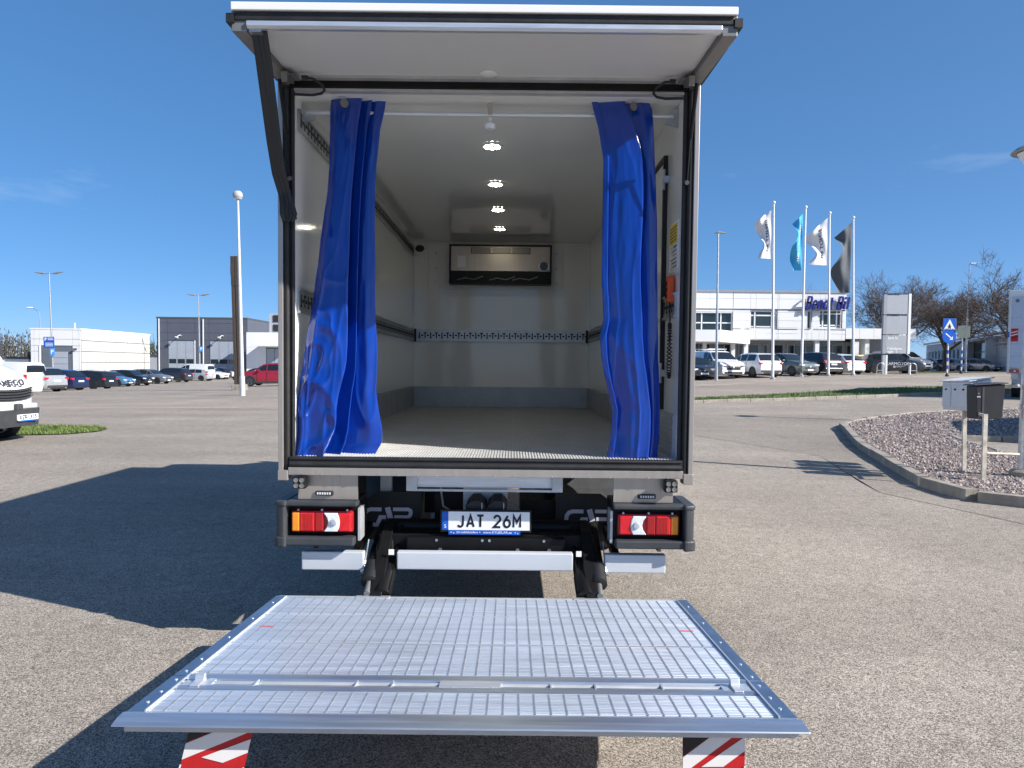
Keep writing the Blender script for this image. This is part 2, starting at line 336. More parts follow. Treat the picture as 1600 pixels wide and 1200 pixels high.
mb = MB(); n = len(gl); mb.add([(x, y, g(x, y)+.02) for x, y in gl], [tuple(range(n))]); tag(mb.build('lawn_patch', m_grass), 'rounded lawn tongue in the yard', 'lawn', kind='structure')
def inside(P, x, y):
    c = False; j = len(P)-1
    for i in range(len(P)):
        if (P[i][1] > y) != (P[j][1] > y) and x < (P[j][0]-P[i][0])*(y-P[i][1])/(P[j][1]-P[i][1])+P[i][0]: c = not c
        j = i
    return c
def gsamp(r):
    while 1:
        x, y = r.uniform(-16, -8.9), r.uniform(10.6, 13)
        if inside(gl, x, y): return x, y
grass('grass', 'rounded tongue of short lawn grass beside the white van front', gsamp, 14000, .06, 9)
def g2(r):
    t = r.random(); return 34+t*14+r.uniform(-3, 3), 57+t*6+r.uniform(-2.5, 2.5)
mb = MB(); P2 = [(32, 54.4), (40, 58.6), (52, 64.8), (60, 72), (46, 68), (36, 62)]
mb.add([(x, y, g(x, y)+.03) for x, y in P2], [tuple(range(6))]); tag(mb.build('lawn_patch', m_grass), 'grass triangle behind the crossing signs', 'lawn', kind='structure')
# kerb stones share one mesh, scaled along their length
def kerb_mesh(wd, h):
    mb = MB(); mb.prism([(0, 0), (0, h-.02), (.02, h), (wd, h), (wd, 0)], 'x', .012, .988); return mb.mesh('kerb_stone', m_kerb)
km = kerb_mesh(.15, .15); km2 = kerb_mesh(.12, .13)
def kerbs(path, me, parent, L0=.95, dz=-.01):
    path = [Vector(p) for p in path]; segs = [(b-a).length for a, b in zip(path, path[1:])]; tot = sum(segs); n = max(1, round(tot/L0)); rnd = random.Random(int(tot*100))
    def pt(s):
        for (a, b), l in zip(zip(path, path[1:]), segs):
            if s <= l+1e-9: return a.lerp(b, s/l)
            s -= l
        return path[-1]
    for k in range(n):
        a, b = pt(tot*k/n), pt(tot*(k+1)/n); o = link('kerb_stone', me, None, parent)
        za, zb = g(a.x, a.y), g(b.x, b.y); d = b-a
        o.location = (a.x, a.y, za+dz+rnd.uniform(-.010, .008)); o.rotation_euler = (rnd.uniform(-.02, .02), -math.atan2(zb-za, d.length), math.atan2(d.y, d.x)); o.scale = (d.length, 1, 1)
kerbs(kn, km2, verge, 1.0)
# gravel island
outer = [(17.5, 18.5), (14.2, 17.76), (11.9, 16.7), (9.7, 14.96), (8.75, 14.0), (8.25, 13.3), (8.05, 12.66), (7.5, 11.2), (6.97, 9.8), (6.6, 8.5), (6.32, 7.45), (6.05, 6.5), (5.84, 5.75), (5.72, 5.2), (5.78, 4.8), (6.0, 4.45), (6.5, 4.1), (7.6, 3.75), (10.5, 3.4)]
inner = [(10.5, 6.7), (8.7, 7.1), (8.65, 8.0), (8.93, 9.2), (9.27, 11.15), (9.7, 11.05), (12, 10.9), (17.5, 10.9)]
poly = outer + inner
bm = bmesh.new(); vv = [bm.verts.new((x, y, g(x, y)+.10)) for x, y in poly]; f = bm.faces.new(vv); bmesh.ops.triangulate(bm, faces=[f]); bmesh.ops.recalc_face_normals(bm, faces=bm.faces)
me = bpy.data.meshes.new('gravel_bed'); bm.to_mesh(me); bm.free()
m_grv = mat('gravel_base', (.20, .165, .15), .95, var=.5, vs=30, bump=.8, bs=45); me.materials.append(m_grv)
bed = link('gravel_bed', me); tag(bed, 'gravel-filled island bed with a concrete kerb', 'gravel bed', kind='structure')
if bed.data.polygons[0].normal.z < 0: bed.data.flip_normals()
kerbs(outer[::-1], km, bed, .98); kerbs(inner[::-1], km2, bed, 1.0)
stones = []
rnd = random.Random(3)
mg = [mat('gravel_a', (.34, .27, .25), .85, var=.2, vs=9), mat('gravel_b', (.20, .17, .165), .85, var=.2, vs=9), mat('gravel_c', (.46, .40, .36), .85, var=.2, vs=9)]
mb = MB(); cnt = 0
while cnt < 15000:
    x, y = rnd.uniform(5.7, 16), rnd.uniform(3.4, 18)
    if rnd.random() > min(1, 5.5/(y+2.5)) or not inside(poly, x, y): continue
    s = rnd.uniform(.010, .024)*(1+.03*y); z = g(x, y)+.10+s*.3; mb.m = rnd.randrange(3)
    a = rnd.uniform(0, 6.3); ca, sa = math.cos(a), math.sin(a)
    vs_ = [(s*rnd.uniform(.8, 1.5), 0, 0), (-s*rnd.uniform(.8, 1.5), 0, 0), (0, s*rnd.uniform(.6, 1.1), 0), (0, -s*rnd.uniform(.6, 1.1), 0), (rnd.uniform(-.3, .3)*s, rnd.uniform(-.3, .3)*s, s*rnd.uniform(.6, 1.1)), (0, 0, -s*.5)]
    mb.add([(x+p[0]*ca-p[1]*sa, y+p[0]*sa+p[1]*ca, z+p[2]) for p in vs_], [(0, 2, 4), (2, 1, 4), (1, 3, 4), (3, 0, 4), (2, 0, 5), (1, 2, 5), (3, 1, 5), (0, 3, 5)]); cnt += 1
tag(mb.build('gravel', mg, bed, fix=False), kind='stuff')

# ================================================================== buildings
def panels(parent, M, xs, zs, holes, m_, th=.06, gap=.02, name='wall_panel'):
    xs = sorted(set([round(x, 3) for x in xs] + [round(k, 3) for h in holes for k in h[:2]])); zs = sorted(set([round(z, 3) for z in zs] + [round(k, 3) for h in holes for k in h[2:]]))
    for x0, x1 in zip(xs, xs[1:]):
        for z0, z1 in zip(zs, zs[1:]):
            cx, cz = (x0+x1)/2, (z0+z1)/2
            if x1-x0 < .08 or z1-z0 < .08 or any(h[0] < cx < h[1] and h[2] < cz < h[3] for h in holes): continue
            mb = MB(); mb.M = M; mb.box(x0+gap/2, x1-gap/2, -th, 0, z0+gap/2, z1-gap/2); mb.build(name, m_, parent)
def window(parent, M, x0, x1, z0, z1, vx, vz, m_f, m_g=None, fw=.06, y=-.02, name='window'):
    """frame with bars at vx / vz, one pane object for each light"""
    m_g = m_g or m_wglass; mb = MB(); mb.M = M
    mb.box(x0, x0+fw, y-.05, y+.03, z0, z1); mb.box(x1-fw, x1, y-.05, y+.03, z0, z1); mb.box(x0+fw, x1-fw, y-.05, y+.03, z0, z0+fw); mb.box(x0+fw, x1-fw, y-.05, y+.03, z1-fw, z1)
    for v in vx: mb.box(v-fw/2, v+fw/2, y-.048, y+.03, z0+fw, z1-fw)
    ex = [x0]+list(vx)+[x1]; ez = [z0]+list(vz)+[z1]
    for v in vz:
        for a, b in zip(ex, ex[1:]): mb.box(a+fw, b-fw, y-.047, y+.03, v-fw/2, v+fw/2)
    fr = mb.build(name, m_f, parent)
    for a, b in zip(ex, ex[1:]):
        for c_, d_ in zip(ez, ez[1:]):
            p = MB(); p.M = M; p.box(a+fw*.5, b-fw*.5, y+.0, y+.02, c_+fw*.5, d_-fw*.5); p.build('pane', m_g, fr)
    return fr
def TM(x, y, z, deg=0): return Matrix.Translation((x, y, z)) @ Matrix.Rotation(R(deg), 4, 'Z')
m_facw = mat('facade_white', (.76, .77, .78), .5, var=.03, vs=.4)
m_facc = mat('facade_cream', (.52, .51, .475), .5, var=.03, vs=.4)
m_facg = mat('facade_grey', (.12, .13, .16), .45, .2, var=.06, vs=.4)
m_faclg = mat('facade_light_grey', (.40, .42, .45), .5, var=.06, vs=.4)
m_door = mat('door_grey', (.36, .40, .46), .4, var=.08, vs=.5)
m_doord = mat('door_dark', (.13, .15, .18), .4, var=.08, vs=.5)
m_trimw = mat('trim_white', (.75, .76, .76), .45, var=.03)
m_dark = mat('dark_interior', (.02, .02, .022), .6, var=.2)
m_roofd = mat('roof_edge_dark', (.08, .085, .09), .5, var=.1)
# white hall on the left
Y0 = 86; A = at(48, 513, Y0); B = at(126, 513, Y0); zg = g(B.x, Y0)-.05; H = A.z-zg
hall = thing('white_hall', 'small white panelled industrial hall behind the parked cars on the left', 'building', (B.x, Y0, zg))
Wd = B.x-A.x
box('core', m_faclg, hall, -Wd+.05, -.05, .05, 17, 0, H-.1)
def lx(px): return at(px, 560, Y0).x-B.x
def lz(py, px=90): return at(px, py, Y0).z-zg
doorh = (lx(62), lx(114), .02, lz(540))
panels(hall, TM(0, 0, 0), [-Wd, lx(54), lx(124), 0], [0, lz(549), lz(530), H], [doorh], m_facw, gap=.04)
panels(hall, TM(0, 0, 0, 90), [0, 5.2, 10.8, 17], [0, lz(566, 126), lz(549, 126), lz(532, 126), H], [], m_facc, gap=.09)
d0 = MB(); d0.box(doorh[0], doorh[1], .0, .045, 0, doorh[3]); d0 = d0.build('roller_door', m_doord, hall)
for k in range(4): box('door_panel', m_door, d0, lx(83), lx(106), -.035, -.002, .5+k*(lz(549)-.5)/4, .5+(k+1)*(lz(549)-.5)/4-.04)
box('door_panel', m_doord, d0, lx(67), lx(80), -.03, -.002, .1, lz(545))
box('door_jamb', m_trimw, d0, lx(62), lx(64), -.12, -.001, 0, doorh[3])
for a in ((87, 95), (100, 111)): box('door_window', m_wglass, d0, lx(a[0]), lx(a[1]), -.05, -.036, .9, 1.3)
box('cornice', m_trimw, hall, -Wd-.08, .09, -.09, 17.1, H-.14, H+.06)
MB().cyl((-3.2, 4, H), (-3.2, 4, H+.95), .09).build('flue', m_trimw, hall)
mb = MB(); mb.box(lx(117), lx(121), -.35, -.06, lz(546), lz(544)); mb.build('wall_lamp', m_plas, hall)
# low annex left of it
A2 = at(-60, 560, 88); B2 = at(47, 560, 88)
an = thing('low_annex', 'low white flat-roofed building at the far left edge', 'building', (A2.x, 88, zg))
box('wall', m_facw, an, 0, B2.x-A2.x-.2, 0, 12, 0, A2.z-zg); box('roof_edge', m_roofd, an, -.1, B2.x-A2.x-.1, -.1, 12.1, A2.z-zg+.003, A2.z-zg+.3)
mb = MB(); p = at(41, 556, 88); mb.box(p.x-A2.x-.6, p.x-A2.x+.6, 1, 2.4, A2.z-zg+.3, A2.z-zg+.95); mb.build('roof_vent', m_roofd, an, bevel=.1)
# dark grey hall
Y0 = 118; A = at(245, 496, Y0); B = at(386, 495, Y0); zg = g(A.x, Y0)-.1; H = A.z-zg
dh = thing('grey_hall', 'dark grey metal-clad industrial hall with two tall folding doors', 'building', (A.x, Y0, zg)); Wd = B.x-A.x
box('core', m_facg, dh, .05, Wd-.05, .05, 40, 0, H-.1)
lx = lambda px: at(px, 540, Y0).x-A.x
lz = lambda py: at(300, py, Y0).z-zg
doors = [(lx(262), lx(305), .02, lz(532)), (lx(327), lx(372), .02, lz(532))]
panels(dh, TM(0, 0, 0), [0, lx(250), lx(317), Wd], [0, lz(545), lz(520), lz(505), H], doors, m_facg, gap=.04)
panels(dh, TM(Wd, 0, 0, 90), [0, 10, 20, 30, 40], [0, H*.5, H], [], m_facg, gap=.05)
for i, dd in enumerate(doors):
    fr = MB().box(dd[0], dd[1], .0, .045, 0, dd[3]).build('folding_door', m_doord, dh)
    n = 3; w3 = (dd[1]-dd[0]-.3)/n
    for k in range(n):
        x0 = dd[0]+.15+k*w3; lf_ = box('door_leaf', m_door, fr, x0+.03, x0+w3-.03, -.06, -.002, .05, dd[3]-.15)
        box('door_window', m_wglass, lf_, x0+.12, x0+w3-.12, -.075, -.061, lz(568), lz(561))
    box('door_jamb', m_trimw, fr, dd[1]-.1, dd[1]+.06, -.12, -.061, 0, dd[3])
    mb = MB(); x = (dd[0]+dd[1])/2; mb.tube([(x, -.06, dd[3]+.8), (x, -.6, dd[3]+.9), (x-.3, -.9, dd[3]+.6)], .06, 6); mb.obox((x-.35, -.95, dd[3]+.5), (.5, .3, .15), (0, .4, 0)); mb.build('wall_lamp', m_trimw, dh)
for px in (249, 318): box('downpipe', m_trimw, dh, lx(px)-.07, lx(px)+.07, -.2, -.065, 0, H-.2)
box('roof_edge', m_roofd, dh, -.1, Wd+.1, -.1, 40, H-.15, H+.12)
A2 = at(385, 519, 108); zz = A2.z-zg
wl_ = thing('white_workshop', 'white low workshop with a canopy beside the dark grey hall', 'building', (A2.x, 108, zg))
Wd2 = 16; cx0 = at(410, 540, 108).x-A2.x
panels(wl_, TM(0, 0, 0), [0, 4.2, 8.4, Wd2], [0, zz*.6, zz], [(cx0+.6, cx0+4.6, .02, at(415, 543, 108).z-zg)], m_facw)
box('core', m_facw, wl_, .05, Wd2, .06, 9, 0, zz-.05)
fr = box('folding_door', m_doord, wl_, cx0+.6, cx0+4.6, .0, .05, 0, at(415, 543, 108).z-zg)
for k in range(3): lf_ = box('door_leaf', m_door, fr, cx0+.7+k*1.28, cx0+1.9+k*1.28, -.05, -.002, .05, at(415, 544, 108).z-zg-.1); box('door_window', m_wglass, lf_, cx0+.85+k*1.28, cx0+1.75+k*1.28, -.06, -.051, 1.0, 2.2)
MB().box(cx0-.3, cx0+5, -2.2, -.07, at(415, 542, 108).z-zg+.05, at(415, 542, 108).z-zg+.3).build('canopy', m_trimw, wl_)
ru_ = box('roof_unit', m_faclg, wl_, at(424, 510, 112).x-A2.x, at(445, 510, 112).x-A2.x, 3, 6, zz, zz+3.2)
for k in range(2): box('louvre', m_dark, ru_, at(427, 510, 111).x-A2.x, at(443, 510, 111).x-A2.x, 2.9, 2.99, zz+.3+k*1.5, zz+1.4+k*1.5)
A2 = at(222, 556, 150); fb = thing('far_shed', 'low grey shed far behind between the two halls', 'building', (A2.x, 150, zg))
box('wall', m_faclg, fb, 0, 12, 0, 10, 0, A2.z-zg); box('roof_edge', m_roofd, fb, -.2, 12.2, -.2, 10, A2.z-zg+.004, A2.z-zg+.35)

# car dealership on the right
Y0 = 62.0; A = at(1030, 459, Y0); B = at(1322, 455, Y0); zg = 1.25; H = (A.z+B.z)/2-zg
dl = thing('car_dealership', 'white two-storey car showroom with blue lettering behind the flagpoles', 'building', (A.x, Y0, zg)); Wd = B.x-A.x
lx = lambda px: at(px, 500, Y0).x-A.x
lz = lambda py, px=1200: at(px, py, Y0).z-zg
wins = [(lx(1081), lx(1145), lz(520, 1110), lz(487, 1110)), (lx(1172), lx(1214.5), lz(515), lz(485)), (lx(1261), lx(1268.5), lz(514.5, 1265), lz(484.5, 1265)), (lx(1280), lx(1322), lz(513, 1300), lz(484, 1300))]
wins[3] = (wins[3][0], min(wins[3][1], Wd-.3), wins[3][2], wins[3][3])
zl = lz(530)
panels(dl, TM(0, 0, 0), [0]+[lx(1144.5+36*k) for k in range(-3, 6) if 0 < lx(1144.5+36*k) < Wd]+[Wd], [zl, lz(515), lz(501), lz(484), lz(467), H], wins, m_facw, gap=.022, th=.05)
box('core', m_facw, dl, .3, Wd-.05, .32, 22, zl, H-.1); box('soffit', m_faclg, dl, 0, Wd, -.05, 6, zl-.08, zl-.003)
panels(dl, TM(Wd, 0, 0, 90), [0, 5, 10, 16, 22], [zl, (zl+H)/2, H], [], m_facw, gap=.03)
box('roof_edge', mat('roof_edge_grey', (.28, .30, .33), .5), dl, -.1, Wd+.12, -.12, 22, H, H+.2)
bk = m_dark
for i, wv in enumerate(wins):
    x0, x1, z0, z1 = wv
    vx, vz = {0: ([x0+(x1-x0)*.25, x0+(x1-x0)*.72], [z0+(z1-z0)*.48]), 1: ([x0+(x1-x0)*.19, x0+(x1-x0)*.82], [z0+(z1-z0)*.15, z0+(z1-z0)*.74]), 2: ([], []), 3: ([x0+(x1-x0)*.18, x0+(x1-x0)*.80], [z0+(z1-z0)*.16, z0+(z1-z0)*.78])}[i]
    window(dl, TM(0, .22, 0), x0, x1, z0, z1, vx, vz, m_trimw, fw=.13 if i else .11)
# ground floor set back, glazing between columns
gx = [lx(1085), lx(1128), lx(1168), lx(1208), lx(1222), lx(1248), lx(1278), lx(1298), lx(1322), lx(1345), lx(1366)]
zt = lz(536)
box('lower_wall', m_faclg, dl, 0, lx(1375), 3.2, 12, 0, zl-.085)
for a, b in zip(gx, gx[1:]): window(dl, TM(0, 3.12, 0), a+.15, b-.15, .1, zt, [(a+b)/2] if b-a > 1.6 else [], [], m_faclg, fw=.1, name='shop_window')
for px in (1167.5, 1279, 1341): box('column', m_facw, dl, lx(px)-.19, lx(px)+.19, .12, .5, 0, zl-.085)
# lower wing to the right, canopy wedge to the left
w0, w1 = Wd+.05, at(1431, 520, Y0).x-A.x
zf0, zf1 = lz(530, 1380), lz(513.5, 1380)
wg = [w0+(w1-w0)*k/5 for k in range(6)]
for a, b in zip(wg, wg[1:]): box('fascia_panel', m_facw, dl, a+.015, b-.015, -.06, 0, zf0, zf1)
box('wing_roof', m_facw, dl, w0, w1-.02, .003, 14, zf0+.05, zf1-.02)
box('wing_wall', m_faclg, dl, lx(1375), w1-.5, 3.2, 12, 0, zf0+.04)
sp = MB().box(lx(1362), lx(1378), 2.9, 3.1, lz(556), lz(538)).build('poster', mat('poster_blue', (.03, .09, .28), .5), dl); box('poster_field', mat('poster_red', (.65, .09, .04), .5), sp, lx(1362), lx(1378), 2.86, 2.899, lz(556), lz(547))
box('pier', m_facw, dl, lx(1358)-.2, lx(1358)+.2, .2, 3.1, 0, zf0)
cw = MB(); cz0, cz1 = lz(537, 1120), lz(520, 1120); cw.prism([(lx(1030), .0), (lx(1172), .0), (lx(1172), -.08), (lx(1100), -5.4), (lx(1030), -5.4)], 'z', cz0, cz1); cw.build('entrance_canopy', m_facw, dl)
for px in (1098, 1142): box('column', m_facw, dl, lx(px)-.17, lx(px)+.17, -.9, -.55, 0, cz0-.003)
# roof sign
m_sblue = mat('sign_blue', (.012, .020, .20), .35, var=.05)
stext('sign_letter', 'Bendt Bil', lx(1324)-lx(1257.5), 1.25, .155, m_sblue, dl, face_M((lx(1290.5), -.26, lz(474, 1290))), .18, .16, .40)
sg = MB().prism([(lx(1240), lz(480, 1250)), (lx(1254), lz(467, 1250)), (lx(1256), lz(468.5, 1250)), (lx(1252), lz(480, 1250))], 'y', -.3, -.1).build('sign_arrow', m_trimw, dl)
MB().prism([(lx(1248), lz(472, 1250)), (lx(1254), lz(466.4, 1250)), (lx(1256), lz(469, 1250)), (lx(1253.5), lz(472, 1250))], 'y', -.34, -.301).build('arrow_tip', mat('sign_yellow', (.75, .45, .02), .4), sg)
# grey office building far right, facade running away to the left
p0 = Vector((55, 74, 0)); p1 = Vector((70, 116, 0)); dv = (p1-p0); Ln = dv.length; ang = math.degrees(math.atan2(dv.y, dv.x))+180
gb = thing('grey_office', 'long low grey office building under the bare trees at far right', 'building', (p1.x, p1.y, 1.3), R(ang))
Hh = 5.4
wn = [(2+k*2.3, 3.6+k*2.3, 1.7, 3.2) for k in range(11)]
panels(gb, TM(0, 0, 0), [0, 8, 16, 24, 32, Ln], [0, 1.7, 3.2, 4.3], wn, m_faclg, gap=.03)
box('core', m_facg, gb, .05, Ln-.05, .3, 14, 0, 4.25)
for wv in wn: window(gb, TM(0, .12, 0), *wv, [(wv[0]+wv[1])/2], [], m_trimw, fw=.09)
MB().prism([(-.4, 4.3), (14, 7.2), (14, 7.45), (-.5, 4.6)], 'x', -.3, Ln+.3).build('roof', mat('metal_roof', (.45, .47, .50), .45, .3), gb)
en = MB(); en.box(30, 39, -1.2, -.06, 3.8, 4.15); en.box(30, 30.4, -1.2, -.06, 0, 3.8); en.box(38.6, 39, -1.2, -.06, 0, 3.8); en.build('porch', m_faclg, gb, bevel=.05)
window(gb, TM(0, -.3, 0), 30.4, 38.6, .1, 3.7, [33, 36], [1.3, 2.5], m_plas, fw=.12)

# ================================================================== trees
m_bark = mat('bark', (.085, .065, .052), .9, var=.3, vs=6)
m_twig = mat('twig', (.105, .080, .068), .9, var=.3, vs=2)
def bare_tree(label, x, y, H, spread, seed, nl=7, levels=5):
    rnd = random.Random(seed); z = g(x, y); t = thing('bare_tree', label, 'tree', (x, y, z), 0, 'bare trees at the right'); tr = MB(); cr = MB()
    def branch(p, d, L, r, lev):
        n = 3 if lev < 3 else 2; pts = [p]; q = p.copy(); dd = d.copy()
        for k in range(n):
            dd = (dd + Vector((rnd.uniform(-1, 1), rnd.uniform(-1, 1), rnd.uniform(-.3, .8)))*(.16 if lev < 3 else .22)).normalized(); q = q+dd*L/n; pts.append(q.copy())
        rs = [r*(1-.62*k/n) for k in range(n+1)]
        (tr if lev < 2 else cr).tube(pts, rs, 8 if lev == 0 else 5 if lev < 3 else 3, cap=False)
        if lev >= levels: return
        m_ = [nl, 7, 6, 5, 5][lev] if lev < 5 else 3
        for k in range(m_):
            f = rnd.uniform(.45, 1) if lev == 0 else rnd.uniform(.2, 1); f = 1 if k == 0 else f
            i = min(int(f*n), n-1); bp = pts[i].lerp(pts[i+1], f*n-i); a = rnd.uniform(0, 6.283) if lev else 6.283*k/m_+rnd.uniform(-.4, .4)
            out = dd.orthogonal().normalized(); out.rotate(Matrix.Rotation(a, 3, dd)); tilt = rnd.uniform(.45, 1.05)*(spread if lev < 2 else 1)
            nd = (dd*math.cos(tilt)+out*math.sin(tilt)+Vector((0, 0, .12))).normalized()
            branch(bp, nd, L*rnd.uniform(.50, .72)*(1.5 if lev == 0 else 1), max(.015, rs[i]*rnd.uniform(.42, .62)), lev+1)
    branch(Vector((0, 0, -.1)), Vector((0, 0, 1)), H*.30, H*.030, 0)
    tr.build('trunk', m_bark, t, 60, fix=False); cr.build('crown', m_twig, t, fix=False)
def tx(px, Y): return at(px, 500, Y).x
bare_tree('wide bare tree with dense brown twigs behind the grey sign pylon', tx(1412, 84), 84, 15.5, 1.15, 11, 8, 5)
bare_tree('bare tree with forked trunk behind the crossing signs', tx(1480, 66), 66, 11.5, 1.0, 23, 6, 5)
bare_tree('tall bare tree at right edge above the grey tail lift', tx(1583, 60), 60, 11.8, 1.15, 37, 7, 5)
bare_tree('small bare tree top showing above the showroom roof', tx(1271, 112), 112, 16, .8, 5, 6, 4)
rnd = random.Random(8); mb = MB()
for k in range(17000):
    x = rnd.uniform(-230, -75); y = 205+rnd.uniform(0, 22); hmax = 7.2+2.0*math.sin(x*.11)+1.5*math.sin(x*.37+1)+1.2*math.sin(x*.9)
    z = rnd.uniform(0, 1)**.7*hmax; s = rnd.uniform(.22, .6); a = rnd.uniform(0, 6.3); b = rnd.uniform(-.8, .8); mb.m = 0 if math.sin(x*.23+2)+rnd.uniform(-.7, .7) > 0 else 1
    dx, dy = math.cos(a)*s*.5, math.sin(a)*s*.5; mb.add([(x-dx, y-dy, z-.8), (x+dx, y+dy, z-.8), (x+b*.5, y, z-.8+s*1.6)], [(0, 1, 2)])
for k in range(500):
    x = rnd.uniform(-230, -55); y = 204+rnd.uniform(0, 20); mb.m = 2; mb.tube([(x, y, -.8), (x+rnd.uniform(-.6, .6), y, 7+rnd.uniform(-2, 3.4))], [.13, .04], 3, False)
tag(mb.build('distant_wood', [mat('wood_green', (.05, .065, .03), .9, var=.4, vs=.2), mat('wood_brown', (.10, .08, .062), .9, var=.4, vs=.2), m_bark], fix=False), 'brown and green wood far behind the halls on the left', 'wood', kind='stuff')
# ================================================================== the truck
from mathutils import noise as mnoise
truck = thing('box_truck', 'white refrigerated box truck seen from behind, rear open, tail lift lowered', 'truck', (0, 0, 0))
# ---- cargo box
box('side_wall', m_grp, truck, -1.130, -1.060, .03, 4.78, .99, 3.11)
sw = box('side_wall', m_grp, truck, 1.060, 1.130, .03, 4.78, .99, 3.11)
box('roof', m_grp, truck, -1.130, 1.130, .03, 4.78, 3.112, 3.16)
cl = box('ceiling', m_grp, truck, -1.058, 1.058, .03, 4.688, 3.068, 3.110)
fw = box('front_wall', m_grp, truck, -1.058, 1.058, 4.69, 4.78, 1.0, 3.110)
fl = box('floor', m_alud, truck, -1.058, 1.058, .0, 4.688, 1.0, 1.083)
mb = MB(); x = -1.045
while x < 1.045:
    mb.box(x, x+.0085, .005, 4.66, 1.0832, 1.0885); x += .0165
tag(mb.build('floor_rib', m_rib, fl, fix=False), kind='stuff')
# kick plates: extruded ribbed profiles round the floor
def kick(name, M, length):
    mb = MB(); mb.M = M; mb.box(0, length, 0, .012, 1.084, 1.33)
    for k in range(9): mb.box(.002, length-.002, -.005, -.0005, 1.094+k*.026, 1.108+k*.026)
    return mb.build(name, m_alud, truck)
kick('kick_plate', Matrix.Translation((-1.046, 4.674, 0)), 2.092)
kick('kick_plate', Matrix.Translation((-1.0465, .08, 0)) @ Matrix.Rotation(R(90), 4, 'Z'), 4.58)
kick('kick_plate', Matrix.Translation((1.0465, 4.66, 0)) @ Matrix.Rotation(R(-90), 4, 'Z'), 4.58)
# lashing rails with slots
def lash(M, length, z0, z1, nm='lashing_rail'):
    mb = MB(); mb.M = M; mb.box(0, length, 0, .012, z0, z1)
    mb.box(0, length, -.007, -.0005, z0, z0+.014); mb.box(0, length, -.007, -.0005, z1-.014, z1)
    o = mb.build(nm, m_steel, truck)
    mb = MB(); mb.M = M; n = int(length/.068); zc = (z0+z1)/2
    for k in range(n):
        x = .03+k*.068
        mb.box(x, x+.014, -.002, -.0004, zc-.036, zc+.036); mb.box(x-.012, x+.026, -.002, -.0004, zc+.022, zc+.036) if k % 2 else mb.box(x-.006, x+.02, -.0022, -.0004, zc-.036, zc-.024)
        mb.box(x+.027, x+.054, -.002, -.0004, zc-.009, zc+.009)
    tag(mb.build('slot', m_black, o), kind='stuff')
lash(Matrix.Translation((-1.02, 4.676, 0)), 2.04, 1.876, 2.016)
ML = Matrix.Translation((-1.0475, .06, 0)) @ Matrix.Rotation(R(90), 4, 'Z'); MR = Matrix.Translation((1.0475, 4.62, 0)) @ Matrix.Rotation(R(-90), 4, 'Z')
lash(ML, 4.56, 1.876, 2.016); lash(MR, 3.1, 1.876, 2.016); lash(Matrix.Translation((1.0475, 1.02, 0)) @ Matrix.Rotation(R(-90), 4, 'Z'), .92, 1.876, 2.016)
lash(ML, 4.56, 2.885, 2.995)
box('rail_end', m_rub, truck, -1.045, -1.022, 4.66, 4.676, 1.868, 2.024); box('rail_end', m_rub, truck, 1.022, 1.045, 4.66, 4.676, 1.868, 2.024)
# side door in the right-hand wall, its seal and handles
dr = box('side_door', m_grp, truck, 1.044, 1.0595, .42, 1.45, 1.34, 2.83, .004)
for a in ((.395, .42, 1.34, 2.86), (1.45, 1.475, 1.34, 2.86), (.42, 1.45, 2.83, 2.86)): box('door_seal', m_rub, dr, 1.034, 1.0598, *a)
for z in (1.5, 2.65): mb = MB(); mb.cyl((1.03, .37, z), (1.03, .37, z+.12), .009); mb.box(1.03, 1.058, .355, .385, z+.04, z+.08); mb.build('hinge', m_steel, dr)
# evaporator on the front wall
ev = MB(); ev.box(-.60, .575, 4.52, 4.688, 2.70, 2.995); evo = ev.build('evaporator', m_stain, truck, bevel=.006)
mb = MB(); mb.box(-.615, -.601, 4.50, 4.677, 2.55, 3.01); mb.box(.576, .59, 4.50, 4.677, 2.55, 3.01); mb.box(-.601, .576, 4.51, 4.677, 2.996, 3.01); mb.box(-.601, .576, 4.51, 4.677, 2.55, 2.564); mb.build('evaporator_surround', m_black, evo)
box('evaporator_opening', m_black, evo, -.60, .575, 4.54, 4.688, 2.565, 2.698)  # solid block, its black colour standing in for the dark opening below the unit
box('trim_plate', m_grp, truck, -.88, .74, 4.678, 4.6895, 2.50, 3.05, .003)
mb = MB()
for xx in (-.79, .66):
    for z in (2.58, 2.75, 2.93): mb.cyl((xx, 4.668, z), (xx, 4.678, z), .014, n=8)
mb.build('bolt', m_steel, truck)
mb = MB(); mb.box(-.36, .34, 4.505, 4.5195, 2.905, 2.975); gr = mb.build('air_grille', m_plas, evo)
mb = MB()
for k in range(6): mb.box(-.35, .33, 4.498, 4.5045, 2.910+k*.0105, 2.9145+k*.0105)
for xx in (-.12, .11): mb.box(xx, xx+.012, 4.4965, 4.5045, 2.908, 2.972)
mb.build('louvre', m_stain, gr)
for a, mm in (((-.52, -.42, 2.74, 2.88), m_plate), ((.44, .56, 2.73, 2.79), m_plate)): box('data_plate', mm, evo, a[0], a[1], 4.515, 4.5195, a[2], a[3])
MB().lathe([(.001, 0), (.05, 0), (.05, .006), (.001, .006)], 20, Matrix.Translation((.50, 4.5195, 2.765)) @ Matrix.Rotation(R(90), 4, 'X')).build('round_badge', mat('badge_blue', (.06, .10, .17), .4), evo)
mb = MB()
for xx in (-.4, -.02, .25): mb.tube([(xx-.12, 4.535, 2.60), (xx-.03, 4.525, 2.62), (xx+.08, 4.53, 2.605), (xx+.18, 4.535, 2.64)], .006, 6)
mb.build('pipe', m_steel, evo)
mb = MB(); mb.lathe([(.052, 0), (.05, .02), (.03, .026), (.001, .02)], 18, Matrix.Translation((-.995, 4.688, 3.045-.0)) @ Matrix.Rotation(R(90), 4, 'X')); 
